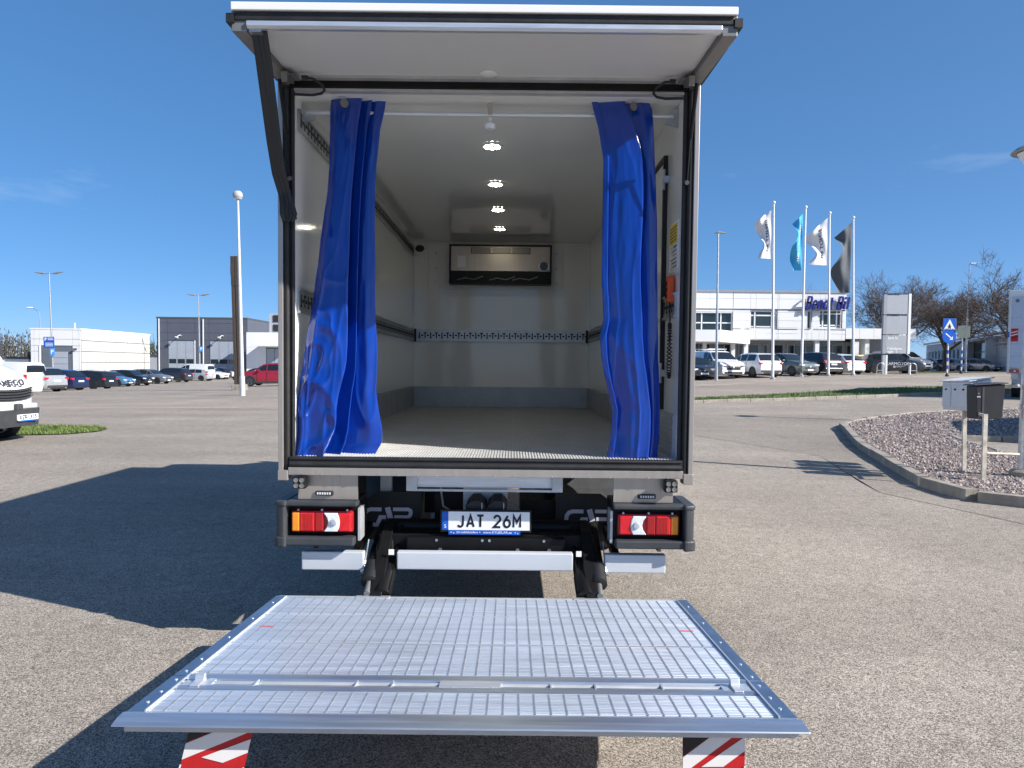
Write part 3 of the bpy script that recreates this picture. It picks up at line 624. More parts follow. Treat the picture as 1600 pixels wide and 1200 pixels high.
mb = MB().lathe([(.055, 0), (.052, .016), (.036, .02), (.034, .008), (.001, .008)], 20, Matrix.Translation((-.985, 4.6885, 2.985)) @ Matrix.Rotation(R(90), 4, 'X') @ Matrix.Scale(.75, 4, (0, 1, 0)))
mb.build('air_vent', m_plas, truck, 40)
# LED lamps in the ceiling
for yy in (.92, 1.92, 2.87, 3.82):
    lm = MB().lathe([(.001, 0), (.072, 0), (.07, -.006), (.056, -.010), (.034, -.006), (.001, -.006)], 24, Matrix.Translation((-.01, yy, 3.0678))).build('ceiling_lamp', m_lens, truck, 40)
    mb = MB()
    for k in range(8):
        a = k*math.pi/4; mb.obox((-.01+.046*math.cos(a), yy+.046*math.sin(a), 3.0575), (.016, .020, .004), (0, 0, a))
    mb.build('led', m_led, lm)
# ---- rear frame
for s in (-1, 1): MB().prism([(s*1.135, -.035), (s*1.135, .029), (s*1.062, .029), (s*1.062, 0), (s*1.108, 0), (s*1.108, -.035)], 'z', 1.0, 3.13).build('rear_frame', m_stain, truck, bevel=.003)
for s in (-1, 1):
    mb = MB(); mb.tube([(s*1.092, -.012, 1.005), (s*1.092, -.014, 1.8), (s*1.094, -.012, 3.09)], .016, 10); mb.tube([(s*1.062, -.004, 1.06), (s*1.0615, -.004, 2.0), (s*1.062, -.004, 3.08)], .011, 8)
    mb.box(s*1.107, s*1.056, -.004, -.0005, 1.03, 3.09)
    mb.build('door_seal', m_rub, truck, 40)
    box('corner_bracket', m_stain, truck, min(s*1.136, s*1.08), max(s*1.136, s*1.08), -.045, .03, .955, 1.012, .004)
mb = MB(); mb.box(-1.079, 1.079, -.03, .0, 1.03, 1.085); mb.tube([(-1.07, -.032, 1.045), (0, -.034, 1.045), (1.07, -.032, 1.045)], .016, 8); mb.tube([(-1.07, -.028, 1.075), (0, -.028, 1.075), (1.07, -.028, 1.075)], .009, 8)
mb.build('sill_seal', m_rub, truck, 40)
box('sill', m_stain, truck, -1.079, 1.079, -.042, .1, .985, 1.028, .003)
mb = MB()
for k in range(20): mb.cyl((-1.0+k*.105, -.046, .99), (-1.0+k*.105, -.0421, .99), .005, n=6)
mb.build('rivet', m_steel, truck)
box('header', m_black, truck, -1.079, 1.079, -.02, .029, 3.083, 3.128, .003)
box('header_trim', m_alud, truck, -1.06, 1.06, -.01, .028, 3.066, 3.081)
# ---- top-hinged flap, swung up level
fp = MB(); fp.prism([(-.655, 3.105), (-.655, 3.165), (-.01, 3.20), (-.01, 3.135)], 'x', -1.06, 1.06); flap = fp.build('roof_flap', m_flapp, truck)
for s in (-1, 1):
    a, b = sorted((s*1.062, s*1.13)); MB().prism([(-.672, 3.075), (-.672, 3.165), (-.0, 3.21), (.0, 3.112)], 'x', a, b).build('flap_frame', m_grey, flap, bevel=.003)
    a, b = sorted((s*1.115, s*1.15)); MB().prism([(-.684, 3.110), (-.684, 3.150), (-.0, 3.17), (.0, 3.12)], 'x', a, b).build('flap_seal', m_rub, flap)
MB().prism([(-.694, 3.160), (-.694, 3.195), (-.66, 3.203), (-.656, 3.166)], 'x', -1.125, 1.125).build('flap_cap', m_white, flap, bevel=.003)
mb = MB(); mb.box(-1.115, 1.115, -.680, -.6565, 3.121, 3.1595); mb.build('flap_seal', m_rub, flap, bevel=.006)
MB().prism([(-.684, 3.098), (-.684, 3.118), (-.657, 3.118), (-.645, 3.104), (-.645, 3.09), (-.67, 3.088)], 'x', -1.06, 1.06).build('flap_lip', m_alu, flap, bevel=.002)
MB().prism([(-.06, 3.118), (-.06, 3.134), (-.012, 3.134), (-.012, 3.118)], 'x', -1.05, 1.05).build('flap_trim', m_alud, flap)
MB().lathe([(.001, 0), (.045, 0), (.045, -.007), (.04, -.010), (.001, -.010)], 24, Matrix.Translation((0, -.115, 3.1285)) @ Matrix.Rotation(R(3), 4, 'X')).build('flap_cover', m_white, flap, 40)
# strap from the flap edge to the post
def strap(pts, w):
    mb = MB(); n = len(pts)-1
    pp = [Vector(p) for p in pts]
    def fn(u, v):
        t = v*n; i = min(int(t), n-1); f = t-i; p = pp[i].lerp(pp[i+1], f); tw = .5*math.sin(v*5)
        return p + Vector((math.cos(tw*.5)*w*(u-.5), math.sin(tw)*w*(u-.5)*.6, 0)) + Vector((0, .004*math.sin(u*22), 0))
    mb.grid(fn, 8, 60); return mb
o = strap([at(405, 46, -.64), at(412, 95, -.56), at(419, 150, -.44), at(428, 220, -.26), at(436, 272, -.12), at(444, 300, -.06), at(452, 325, -.05), at(455, 343, -.05)], .072).build('pull_strap', m_strap, flap, 60)
q = o.modifiers.new('thick', 'SOLIDIFY'); q.thickness = .004
o = strap([at(444, 296, -.055), at(447, 318, -.062), at(447, 334, -.066), at(451, 346, -.06), at(456, 335, -.055), at(450, 312, -.05)], .065).build('strap_loop', m_strap, flap, 60)
q = o.modifiers.new('thick', 'SOLIDIFY'); q.thickness = .004
mb = MB(); mb.box(-1.056, -1.0, -.662, -.63, 3.078, 3.089); mb.build('strap_clamp', m_steel, flap)
for s in (-1, 1):
    mb = MB(); mb.cyl((s*1.083, -.16, 3.07), (s*1.081, -.05, 2.82), .0105, n=10); mb.cyl((s*1.081, -.05, 2.82), (s*1.072, -.03, 2.60), .0045, n=8)
    mb.build('gas_strut', m_black, truck, 40)
    mb = MB(); mb.cyl((s*1.072, -.034, 2.59), (s*1.072, -.01, 2.60), .012, n=8); mb.obox((s*1.05, -.13, 3.088), (.03, .12, .05), (.3, 0, 0)); mb.obox((s*1.035, -.11, 3.098), (.06, .10, .008), (.1, 0, 0))
    mb.build('hinge_bracket', m_grey, truck)
    mb = MB(); mb.tube([(s*.98, -.10, 3.10), (s*.93, -.09, 3.10), (s*.89, -.06, 3.08), (s*.88, -.04, 3.06), (s*.90, -.03, 3.045), (s*.95, -.02, 3.04), (s*1.05, -.015, 3.045)], .0075, 8)
    mb.cyl((s*.985, -.10, 3.10), (s*.955, -.098, 3.102), .012, n=8)
    mb.build('cable', m_rub, truck, 60)
# curtain rail
mb = MB(); mb.cyl((-1.03, .15, 3.005), (1.03, .15, 3.005), .012, n=12); rail = mb.build('curtain_rail', m_alu, truck, 40)
for s in (-1, 1): MB().prism([(s*1.059, 2.94), (s*1.059, 3.05), (s*1.02, 3.04), (s*.985, 2.965)], 'y', .145, .155).build('rail_bracket', m_steel, rail)
mb = MB(); mb.box(-.012, .012, .138, .15, 3.0, 3.066); mb.build('rail_bracket', m_stain, rail)
mb = MB(); mb.cyl((0, .16, 2.99), (0, .16, 2.955), .012); mb.lathe([(.02, 2.965), (.034, 2.95), (.03, 2.925), (.001, 2.92)], 16, Matrix.Translation((0, .16, 0))); mb.build('indicator_lamp', m_lens, rail, 40)
# right wall: notices, handset, coiled lead
nb = box('notice', m_plate, truck, 1.0555, 1.0595, .09, .30, 2.15, 2.42)
box('notice_field', mat('notice_yellow', (.75, .55, .03), .5), nb, 1.054, 1.0553, .10, .29, 2.30, 2.41)
mb = MB()
for k in range(5): mb.box(1.0528, 1.0538, .115, .275, 2.315+k*.018, 2.321+k*.018)
for k in range(5): mb.box(1.0540, 1.0553, .11, .20+.03*(k % 3), 2.165+k*.022, 2.171+k*.022)
mb.box(1.0540, 1.0553, .11, .19, 2.275, 2.285); mb.build('print', m_ink, nb)
hs_ = MB(); hs_.obox((1.035, .165, 2.04), (.04, .055, .15), (0, 0, 0)); hs_ = hs_.build('remote_handset', mat('orange_red_plastic', (.72, .09, .02), .45), truck, bevel=.01)
mb = MB()
for k in range(3): mb.cyl((1.014, .165, 2.0+k*.035), (1.008, .165, 2.0+k*.035), .012, n=10)
mb.build('button', m_black, hs_)
pts = [Vector((1.035, .165, 1.965)), Vector((1.035, .16, 1.9)), Vector((1.036, .155, 1.83))]
N = 260; cp = []
for k in range(N+1):
    t = k/N; ang = t*2*math.pi*42
    a = t*math.pi*2; cx = .155+.03*math.sin(a)*(.35+.65*math.sin(t*math.pi)); cz = 1.69+.15*math.cos(a)
    rad = .0085; out = Vector((0, math.sin(a), math.cos(a)*.6)).normalized()
    cp.append(Vector((1.035, cx, cz)) + out*rad*math.cos(ang) + Vector((rad*math.sin(ang), 0, 0)))
MB().tube(pts+cp, .0038, 5).build('coiled_lead', m_rub, hs_, 60)

# ---- curtains: the sheet folds over itself along a path across the opening
def pw(T, v):
    for (a, x), (b, y) in zip(T, T[1:]):
        if v <= b: f = (v-a)/(b-a); f = f*f*(3-2*f); return x+(y-x)*f
    return T[-1][1]
def curtain(label, prof, path, seed, crumple):
    prof = [(py, at(xl, py, .12), at(xr, py, .12)) for py, xl, xr in prof]
    zt, zb = prof[0][1].z, prof[-1][1].z
    def edges(z):
        for (p0, l0, r0), (p1, l1, r1) in zip(prof, prof[1:]):
            if l0.z >= z >= l1.z:
                f = (l0.z-z)/(l0.z-l1.z); return l0.x+(l1.x-l0.x)*f, r0.x+(r1.x-r0.x)*f
        return prof[-1][1].x, prof[-1][2].x
    base = Vector(((edges(zb)[0]+edges(zb)[1])/2, .10, zb))
    root = thing('plastic_curtain', label, 'curtain', base, 0, 'curtains in the box opening')
    NU, NV = 150, 170; vs_ = []
    for j in range(NV+1):
        v = j/NV; z = zt+(zb-zt)*v; xl, xr = edges(z); amp = .45+.75*v
        P = [(pw(x, v) if isinstance(x, list) else x, d*amp) for x, d in path]
        seg = [math.hypot(b[0]-a[0], (b[1]-a[1])*3)+.02 for a, b in zip(P, P[1:])]; tot = sum(seg); row = []
        for i in range(NU+1):
            s = i/NU*tot; k = 0
            while k < len(seg)-1 and s > seg[k]: s -= seg[k]; k += 1
            f = min(1, s/seg[k]); a, b = P[k], P[k+1]; row.append([a[0]+(b[0]-a[0])*f, a[1]+(b[1]-a[1])*f])
        for _ in range(4): row = [row[0]]+[[(row[i-1][q]+2*row[i][q]+row[i+1][q])/4 for q in (0, 1)] for i in range(1, NU)]+[row[-1]]
        for i, (xf, d) in enumerate(row):
            u = i/NU; N_ = mnoise.noise
            low = crumple*max(0, v-.30)*max(0, 1-u*1.7)
            ra = 1-abs(N_((u*3.2+v*2.5+seed, v*5.0-u*2.2, 7+seed))); rb = 1-abs(N_((u*6-v*5+seed, v*10+u*3, 11+seed))); rc = 1-abs(N_((u*5.5+seed*2, v*2.2+u*1.4, 5.)))
            y = .120-.055*v+d+.007*amp*N_((u*2.2+seed, v*3, seed))-.050*low*ra**7-.034*low*rb**9-.007*(.3+v)*rc**8+.0025*N_((u*20, v*14, seed))
            x = xl+(xr-xl)*xf+.006*N_((v*5+seed, 2, u*3))*(.2+v)
            zz = z+(.014*N_((u*5, 1, seed)) if v > .975 else 0)
            vs_.append(Vector((x, min(y, .27), zz))-base)
    mb = MB(); w_ = NU+1; mb.add(vs_, [(j*w_+i, j*w_+i+1, (j+1)*w_+i+1, (j+1)*w_+i) for j in range(NV) for i in range(NU)])
    o = mb.build('sheet', m_blue, root, 180, fix=False)
    q = o.modifiers.new('thick', 'SOLIDIFY'); q.thickness = .0018; q.offset = 0
    return root
E1 = [(0, .60), (.30, .56), (.73, .64), (.88, .54), (1, .43)]; E1b = [(a, x-.10) for a, x in E1]; E2 = [(0, .76), (.4, .72), (.75, .73), (1, .60)]; E2b = [(a, x-.06) for a, x in E2]
cL = curtain('blue vinyl curtain bunched at left side of the box opening, flaring at bottom',
    [(139, 519, 604), (170, 516, 600), (200, 516, 593), (260, 515, 587), (300, 512, 585), (350, 506, 585), (400, 500, 586), (450, 493, 586), (500, 487, 587), (540, 480, 589), (580, 475, 589), (610, 471, 588), (640, 466, 592), (670, 464, 597), (690, 461, 596), (712, 459, 584)],
    [(0, .015), (.12, -.02), (.32, -.045), (E1, -.050), (E1b, .055), (E2, .0), (E2b, .065), (.86, .03), (1.0, .045)], 1.7, 1.0)
cR = curtain('narrower blue vinyl curtain at right side of the box opening, hanging straight',
    [(146, 921, 1012), (170, 926, 1020), (200, 934, 1022), (250, 942, 1024), (300, 941, 1026), (340, 940, 1027), (440, 938, 1027), (500, 941, 1027), (525, 936, 1028), (560, 938, 1028), (590, 943, 1030), (640, 954, 1031), (680, 951, 1030), (714, 946, 1026)],
    [(.06, .05), (0.0, .0), (.11, -.015), (.10, .012), (.40, -.035), ([(0, .55), (.2, .74), (.5, .68), (1, .76)], -.050), ([(0, .45), (.2, .64), (.5, .58), (1, .68)], .055), (.84, .0), (1.0, .02), (.94, .06)], 8.3, .25)
for rt, ps in ((cL, [(538, 161, .07)]), (cR, [(990, 166, .07)])):
    for px, py, Y in ps:
        p = at(px, py, Y) - rt.location
        mb = MB(); mb.lathe([(.011, -.004), (.024, -.003), (.024, .003), (.011, .004)], 18, Matrix.Translation(p) @ Matrix.Rotation(R(90), 4, 'X') @ Matrix.Rotation(R(35), 4, 'Y')); mb.build('eyelet', m_grey, rt, 40)
# ---- rear underside: lamp carriers, beams, plate
def rect(px0, py0, px1, py1, Y):
    a = at(px0, py0, Y); b = at(px1, py1, Y); return min(a.x, b.x), max(a.x, b.x), min(a.z, b.z), max(a.z, b.z)
for s in (-1, 1):
    X = lambda a, b: (min(s*a, s*b), max(s*a, s*b))
    a, b = X(.707, 1.036); pn = box('lamp_panel', m_stain, truck, a, b, .0, .012, .846, .984)
    a, b = X(.84, .94); mk = box('marker_light', m_rub, pn, a, b, -.012, -.0005, .868, .894, .006)
    mb = MB()
    for k in range(6): mb.obox((s*(.857+k*.0135), -.0145, .881), (.008, .004, .012))
    mb.build('diode', m_lens, mk)
    wl = box('work_lamp', m_black, truck, *X(.975, 1.045), -.075, -.02, .915, .982, .008)
    mb = MB()
    for dx in (-.016, .016):
        for dz in (-.015, .015): mb.lathe([(.0135, 0), (.0135, .003), (.006, .001), (.001, .002)], 12, Matrix.Translation((s*1.01+dx, -.075, .948+dz)) @ Matrix.Rotation(R(90), 4, 'X'))
    mb.build('lens', m_wlens, wl, 40)
    # carrier: top shelf, bottom bumper, rounded outer post, recess
    mb = MB(); mb.box(s*.705, s*1.09, .02, .25, .60, .842); hb = mb.build('lamp_carrier', m_black, truck, bevel=.006)
    MB().box(s*.70, s*1.10, -.05, .019, .815, .842).build('shelf', m_plas, hb, bevel=.008)
    mb = MB(); mb.box(s*.715, s*1.10, -.06, .019, .600, .645); mb.build('bumper', m_plas, hb, bevel=.008)
    arc = [(.0, .02)] + [(.055*math.sin(t*math.pi/10), -.035-.03*math.cos(t*math.pi/10)) for t in range(6)] + [(.055, .25), (.0, .25)]
    mb = MB(); mb.prism([(s*(1.09+p[0]), p[1]) for p in arc], 'z', .625, .835); mb.build('corner_guard', m_plas, hb, bevel=.010)
    mb = MB(); mb.prism([(s*(1.085+p[0]*1.25), p[1]-.008) for p in arc], 'z', .590, .650); mb.build('corner_foot', m_plas, hb, bevel=.010)
    mb = MB(); mb.prism([(s*(1.085+p[0]*1.2), p[1]-.006) for p in arc], 'z', .815, .845); mb.build('corner_top', m_plas, hb, bevel=.010)
    box('side_plate', m_alud, hb, *X(.690, .7035), -.01, .1, .62, .80)
    lamp = box('tail_light', m_redd, truck, *X(.728, 1.07), -.018, .018, .664, .786, .014)
    segs = [(1.021, 1.062, m_or, 'indicator_lens'), (.938, 1.019, m_red, 'brake_lens'), (.888, .936, m_redd, 'tail_lens'), (.738, .808, m_red, 'fog_lens')]
    for a0, b0, mm, nn in segs: box(nn, mm, lamp, *X(a0, b0), -.034, -.0182, .674, .776, .006)
    w = [(.886, .776), (.812, .776), (.802, .755), (.798, .725), (.802, .695), (.812, .674), (.886, .674), (.868, .70), (.862, .725), (.868, .75)]
    MB().prism([(s*p[0], p[1]) for p in w], 'y', -.038, -.0183).build('reversing_lens', m_lens, lamp, bevel=.004)
    mb = MB(); mb.lathe([(.001, 0), (.02, 0), (.016, .008), (.001, .010)], 14, Matrix.Translation((s*.830, -.0385, .725)) @ Matrix.Rotation(R(90), 4, 'X')); mb.build('bulb_reflector', m_alu, lamp, 40)
    mb = MB()
    for k in range(7): mb.box(s*.95+s*k*.008-.001, s*.95+s*k*.008+.001, -.0355, -.0342, .68, .77)
    mb.build('lens_flute', m_redd, lamp)
    for xx in (.76, .90, 1.03): MB().cyl((s*xx, -.02, .79), (s*xx, .0, .79), .006, n=8).build('screw', m_steel, lamp)
    # mudflap with lettering
    pts = [(.84, .50), (.84, .70), (.70, .80), (.42, .80), (.42, .50)]
    mf = MB().prism([(s*p[0], p[1]) for p in pts], 'y', .50, .515).build('mudflap', m_rub, truck)
    mfl = mat('flap_print', (.62, .60, .70), .5, var=.05)
    def lf(u, v, s=s): return ((-.785 if s < 0 else .475)+(u-90)/430*.315, .497, .582+(510-v)/173*.122)
    mb = MB()
    mb.stroke([(252, 357), (160, 357), (128, 368), (110, 395), (105, 445), (112, 478), (132, 493), (215, 493), (243, 426), (290, 426)], 34, lf)
    mb.stroke([(302, 338), (331, 444)], 46, lf); mb.stroke([(350, 355), (478, 355), (498, 366), (502, 385), (495, 408), (475, 424), (362, 424)], 32, lf)
    mb.build('mudflap_lettering', mfl, mf)
    # underrun bars
    bar = {-1: (-1.019, -.674), 1: (.664, 1.003)}[s]
    ub = box('underrun_bar', m_bar, truck, bar[0], bar[1], -.0, .05, .450, .553, .006)
    MB().prism([(.05, .53), (.05, .49), (.55, .56), (.55, .62)], 'x', *X(.72, .76)).build('bar_bracket', m_black, ub)
    # lift arms, cylinders, linkage
    xa = s*.575
    mb = MB(); mb.prism([(.34, .56), (.34, .66), (.18, .64), (-.17, .395), (-.20, .335), (-.14, .33)], 'x', xa-.03, xa+.035); arm = mb.build('lift_arm', m_black, truck, bevel=.004)
    mb = MB(); mb.prism([(.36, .62), (.36, .66), (-.16, .40), (-.16, .365)], 'x', xa-s*.065-.008, xa-s*.065+.008); mb.build('link', m_black, arm)
    mb = MB(); mb.cyl((xa+s*.055, .42, .60), (xa+s*.05, .03, .475), .040, n=14); mb.build('tilt_cylinder', m_black, arm, 40)
    mb = MB()
    pr = [(.036, 0)]
    for k in range(9): pr += [(.046, .008+k*.015), (.037, .0155+k*.015)]
    pr += [(.046, .145), (.03, .15)]
    d = Vector((xa+s*.05, .03, .475)); e = Vector((xa+s*.045, -.15, .395)); dd = (e-d).normalized(); mb.lathe(pr, 16, Matrix.Translation(d) @ dd.to_track_quat('Z', 'Y').to_matrix().to_4x4()); mb.build('bellows', m_rub, arm, 50)
    MB().cyl(d.lerp(e, .7), d.lerp(e, 1.18), .016, n=12).build('piston_rod', m_grey, arm, 40)
    mb = MB(); mb.cyl((xa-s*.045, .40, .58), (xa-s*.035, -.02, .43), .046, n=14); mb.cyl((xa-s*.035, -.02, .43), (xa-s*.03, -.16, .36), .05, n=14); mb.build('lift_cylinder', m_black, arm, 40)
    mb = MB(); mb.tube([(s*.665, .10, .60), (s*.668, .02, .50)], .004, 6); mb.tube([(s*.668, .02, .50), (s*.67, -.01, .455)], .008, 8); mb.cyl((s*.66, -.015, .45), (s*.685, -.015, .45), .012, n=10); mb.build('linkage_rod', m_steel, arm, 40)
    MB().obox((s*.52, .0, .555), (.03, .004, .03)).build('sticker', m_plate, arm)
    mb = MB()
    rnd = random.Random(5+s)
    for k in range(3):
        x0 = xa+rnd.uniform(-.05, .05); mb.tube([(x0, .32, .56), (x0+rnd.uniform(-.02, .02), .24, .60+rnd.uniform(-.02, .02)), (x0+rnd.uniform(-.02, .02), .17, .585), (x0+rnd.uniform(-.02, .02), .10, .55), (xa+rnd.uniform(-.05, .05), -.05, .46)], .0065, 6)
    mb.build('hydraulic_hose', m_rub, arm, 60)
    # rear axle side: twin wheels and wheel housings
    for dx in (.70, .95):
        M = Matrix.Translation((s*dx, 2.35, .355)) @ Matrix.Rotation(R(90), 4, 'Y')
        ty = MB().lathe([(.21, -.09), (.30, -.10), (.345, -.085), (.355, -.05), (.355, .05), (.345, .085), (.30, .10), (.21, .09)], 32, M).build('wheel', m_tyre, truck, 40)
        MB().lathe([(.05, -.05), (.12, -.05), (.2, -.085), (.205, .085), (.12, .05), (.05, .05)], 24, M).build('rim', m_rim, ty, 40)
    mb = MB(); mb.prism([(2.35+.44*math.cos(t*math.pi/12), .36+.44*math.sin(t*math.pi/12)) for t in range(13)] + [(2.35+.42*math.cos(t*math.pi/12), .36+.42*math.sin(t*math.pi/12)) for t in range(12, -1, -1)], 'x', *X(.58, 1.08)); mb.build('mudguard', m_plas, truck)
    box('chassis_rail', m_black, truck, *X(.36, .43), .75, 6.7, .62, .82)
    box('side_skirt', m_alud, truck, *X(1.04, 1.06), 3.0, 4.6, .50, .95)
    box('side_skirt', m_plas, truck, *X(1.03, 1.05), .35, 1.8, .48, .95)
    mb = MB(); mb.cyl((s*1.075, .3, .965), (s*1.075, 4.6, .965), .02, n=8); mb.build('lower_rail', m_alud, truck)
mid = rect(620, 861, 895, 892, 0.0)
box('underrun_bar', m_bar, truck, -.490, .488, -.002, .05, .458, .556, .006)
mb = MB(); mb.box(-.62, .62, .16, .30, .50, .618); mb.box(-.45, .45, .10, .16, .53, .61); lb = mb.build('lift_beam', m_black, truck, bevel=.005)
mb = MB()
for xx in (-.02, .02, -.28, .33): mb.cyl((xx, .095, .60), (xx, .10, .60), .008, n=8)
for xx in (-.26, .36, .18): mb.cyl((xx, .09, .545), (xx, .10, .545), .012, n=6)
mb.build('bolt', m_steel, lb)
mb = MB(); mb.cyl((-.60, .36, .62), (.60, .36, .62), .045, n=14); mb.box(-.34, -.10, .55, .9, .62, .88); mb.box(.2, .5, .6, 1.2, .60, .74); mb.build('underbody_gear', m_black, truck, 40)
a = rect(645, 743, 870, 766, .10); ab = box('cross_beam', m_alu, truck, a[0], a[1], .08, .16, a[2]+.012, .985, .003)
for s in (-1, 1):
    e = a[0] if s < 0 else a[1]
    mb = MB(); mb.box(e-.03, e+.03, .05, .079, a[2]-.004, .984); mb.build('beam_bracket', m_alud, ab, bevel=.003)
box('beam_lip', m_alud, ab, a[0], a[1], .06, .0795, a[2]-.006, a[2]+.006)
a = rect(724, 764, 793, 802, .40)
cp_ = MB(); cp_.box(a[0], a[1], .40, .42, a[2]-.05, .91)
for k in range(12): cp_.box(a[0], a[1], .394, .3995, a[2]+.01+k*.0155, a[2]+.018+k*.0155)
cp_ = cp_.build('centre_plate', m_alu, truck)
for px in (743, 777):
    p = at(px, 797, .17)
    oct_ = [(p.x+.062*math.cos(R(22.5+45*k)), p.z+.062*math.sin(R(22.5+45*k))) for k in range(8)]
    ru = MB().prism(oct_, 'y', .165, .393).build('rubber_buffer', m_rub, cp_, bevel=.006)
    box('cable_tie', m_steel, ru, p.x+.035, p.x+.039, .158, .1645, p.z-.02, p.z+.045)
box('hanger', m_alud, truck, -.68, -.61, .53, .57, .62, .985)
# exhaust / spare parts seen in the dark gap
mb = MB(); mb.cyl((.26, .9, .72), (.40, 1.6, .70), .07, n=16); mb.tube([(-.2, .6, .8), (-.1, .5, .74), (-.02, .6, .7)], .008, 6); mb.tube([(-.3, .5, .84), (-.28, .48, .72), (-.2, .5, .66)], .007, 6); mb.build('exhaust', m_steel, truck, 40)
# number plate on its holder
pc = at(759, 815, .30); npx, npz = pc.x, pc.z
hd = box('number_plate', m_ink, truck, npx-.270, npx+.270, .296, .31, npz-.066, npz+.068, .004)
box('plate_face', m_plate, hd, npx-.222, npx+.260, .2925, .2957, npz-.052, npz+.058, .001)
box('plate_band', m_pblue, hd, npx-.260, npx-.2225, .2925, .2957, npz-.052, npz+.058, .001)
stext('plate_letter', 'JAT 26M', .385, .080, .0125, m_ink, hd, face_M((npx+.018, .2918, npz+.002)), .0012, 0, .50)
text('band_letter', 'S', .03, m_plate, hd, face_M((npx-.241, .2915, npz-.03)), .0008)
ad = box('holder_strip', m_pblue, hd, npx-.220, npx+.205, .2905, .2955, npz-.078, npz-.053)
text('strip_lettering', 'Din kylbilshandlare', .018, m_plate, ad, face_M((npx-.11, .2898, npz-.0645)), .0006, .125)
text('strip_lettering', 'www.KYLBILAR.se', .020, m_plate, ad, face_M((npx+.07, .2898, npz-.0645)), .0006, .17)
mb = MB()
for xx in (-.205, -.19, .175, .19, -.035): mb.obox((npx+xx, .290, npz-.064+random.Random(int(xx*1000)).uniform(-.006, .006)), (.006, .0008, .005))
mb.build('strip_mark', m_plate, ad)

ps = .965; pt = at(759, 815, .13); hd.scale = (ps,)*3; hd.location = (pt.x-ps*npx, .13-ps*.2925, pt.z-ps*npz)
# ---- tail lift platform
PL = math.atan2(.104, 1.529)
pl = MB(); pl.box(-1.07, 1.07, -1.50, -.02, -.040, -.020); plat = pl.build('lift_platform', m_alud, truck)
plat.location = (-.01, -.191, .362); plat.rotation_euler = (-PL, 0, 0)
def plank(s0, s1, pitch, xw, wav=0):
    mb = MB(); s = s0+.004; prof = [(-s0, -.0195), (-s0, 0)]
    while s+pitch < s1-.002:
        prof += [(-s, 0), (-(s+.0015), .0024), (-(s+pitch*.52), .0024), (-(s+pitch*.52+.0015), 0)]; s += pitch
    prof += [(-s1, 0), (-s1, -.0195)]
    mb.prism(prof, 'x', -xw, xw); return mb
m_plk = mat('platform_aluminium', (.71, .755, .81), .35, .72, var=.20, vs=3, stretch=(.5, 9, 1), bump=.06, bs=6)
m_str = mat('anti_slip_strip', (.20, .22, .26), .6, .0, var=.35, vs=30)
secs = [(.006, .334), (.338, .748), (.752, 1.112)]
for i, (s0, s1) in enumerate(secs):
    pk = plank(s0, s1, .0165, 1.03).build('plank', m_plk, plat)
    mb = MB()
    n = 38
    for k in range(n):
        x = -1.0+2.0*(k+.5)/n; mb.box(x-.0026, x+.0026, -s1+.012, -s0-.012, .0012, .0030)
    tag(mb.build('anti_slip_strip', m_str, pk, fix=False), kind='stuff')
pk = plank(1.262, 1.452, .0125, 1.03).build('plank', m_plk, plat)
mb = MB(); n = 38
for k in range(n):
    x = -1.0+2.0*(k+.5)/n; mb.box(x-.0026, x+.0026, -1.442, -1.275, .0012, .0030)
tag(mb.build('anti_slip_strip', m_str, pk, fix=False), kind='stuff')
for sa in (.336, .750): box('joint', m_alud, plat, -1.03, 1.03, -sa-.0018, -sa+.0018, -.0195, .0005)
# hinge band between main platform and tip
mb = MB(); mb.prism([(-1.114, -.0195), (-1.114, .004), (-1.135, .008), (-1.16, .003), (-1.165, -.006), (-1.21, -.006), (-1.213, .002), (-1.235, .005), (-1.258, .001), (-1.258, -.0195)], 'x', -1.03, 1.03); hb = mb.build('hinge_band', m_tip, plat)
mb = MB(); mb.cyl((-1.03, -1.188, -.004), (1.03, -1.188, -.004), .008, n=8); mb.build('hinge_pin', m_alud, hb, 40)
for k, xx in enumerate((-.76, -.40, -.27, .09, .30, .46, .70, -.05)): box('hinge_knuckle', m_alu, hb, xx-.003, xx+.003, -1.232, -1.172, -.005, .006)
box('hinge_cover', m_alu, hb, -.10, .12, -1.225, -1.168, -.004, .0065)
for s in (-1, 1):
    x0 = s*.965
    lt = box('latch', m_alu, hb, x0-.05, x0+.05, -1.235, -1.17, -.004, .004)
    MB().prism([(-1.175, .004), (-1.18, .030), (-1.192, .032), (-1.20, .012), (-1.245, .009), (-1.245, .0045)], 'x', x0-.017, x0+.017).build('latch_hook', m_alu, lt, bevel=.002)
MB().prism([(-1.454, -.0195), (-1.454, .0035), (-1.468, .006), (-1.50, .003), (-1.506, .001), (-1.531, -.006), (-1.534, -.011), (-1.50, -.020)], 'x', -1.095, 1.095).build('tip_profile', m_tip, plat, bevel=.0015)
MB().box(-1.075, 1.075, -.0055, .012, -.035, .004).build('inner_edge', m_alud, plat, bevel=.002)
for s in (-1, 1):
    box('edge_rail', m_edge, plat, min(s*1.0315, s*1.085), max(s*1.0315, s*1.085), -1.138, -.004, -.038, .007, .003)
    box('edge_rail', m_edge, plat, min(s*1.0315, s*1.090), max(s*1.0315, s*1.090), -1.4525, -1.142, -.030, .0045, .003)
    box('edge_trim', m_alu, plat, min(s*1.026, s*1.0312), max(s*1.026, s*1.0312), -1.4525, -.01, .003, .0095)
    mb = MB()
    for sa in (.14, .42, .70, .97, 1.10, 1.18, 1.29, 1.38): mb.lathe([(.0065, 0), (.006, .002), (.001, .003)], 10, Matrix.Translation((s*1.057, -sa, .0045 if sa > 1.14 else .007)))
    mb.build('rivet', m_alu, plat, 40)
    box('arm_bracket', m_alu, plat, s*.575-.09, s*.575+.09, -.02, .02, -.03, .0065, .002)
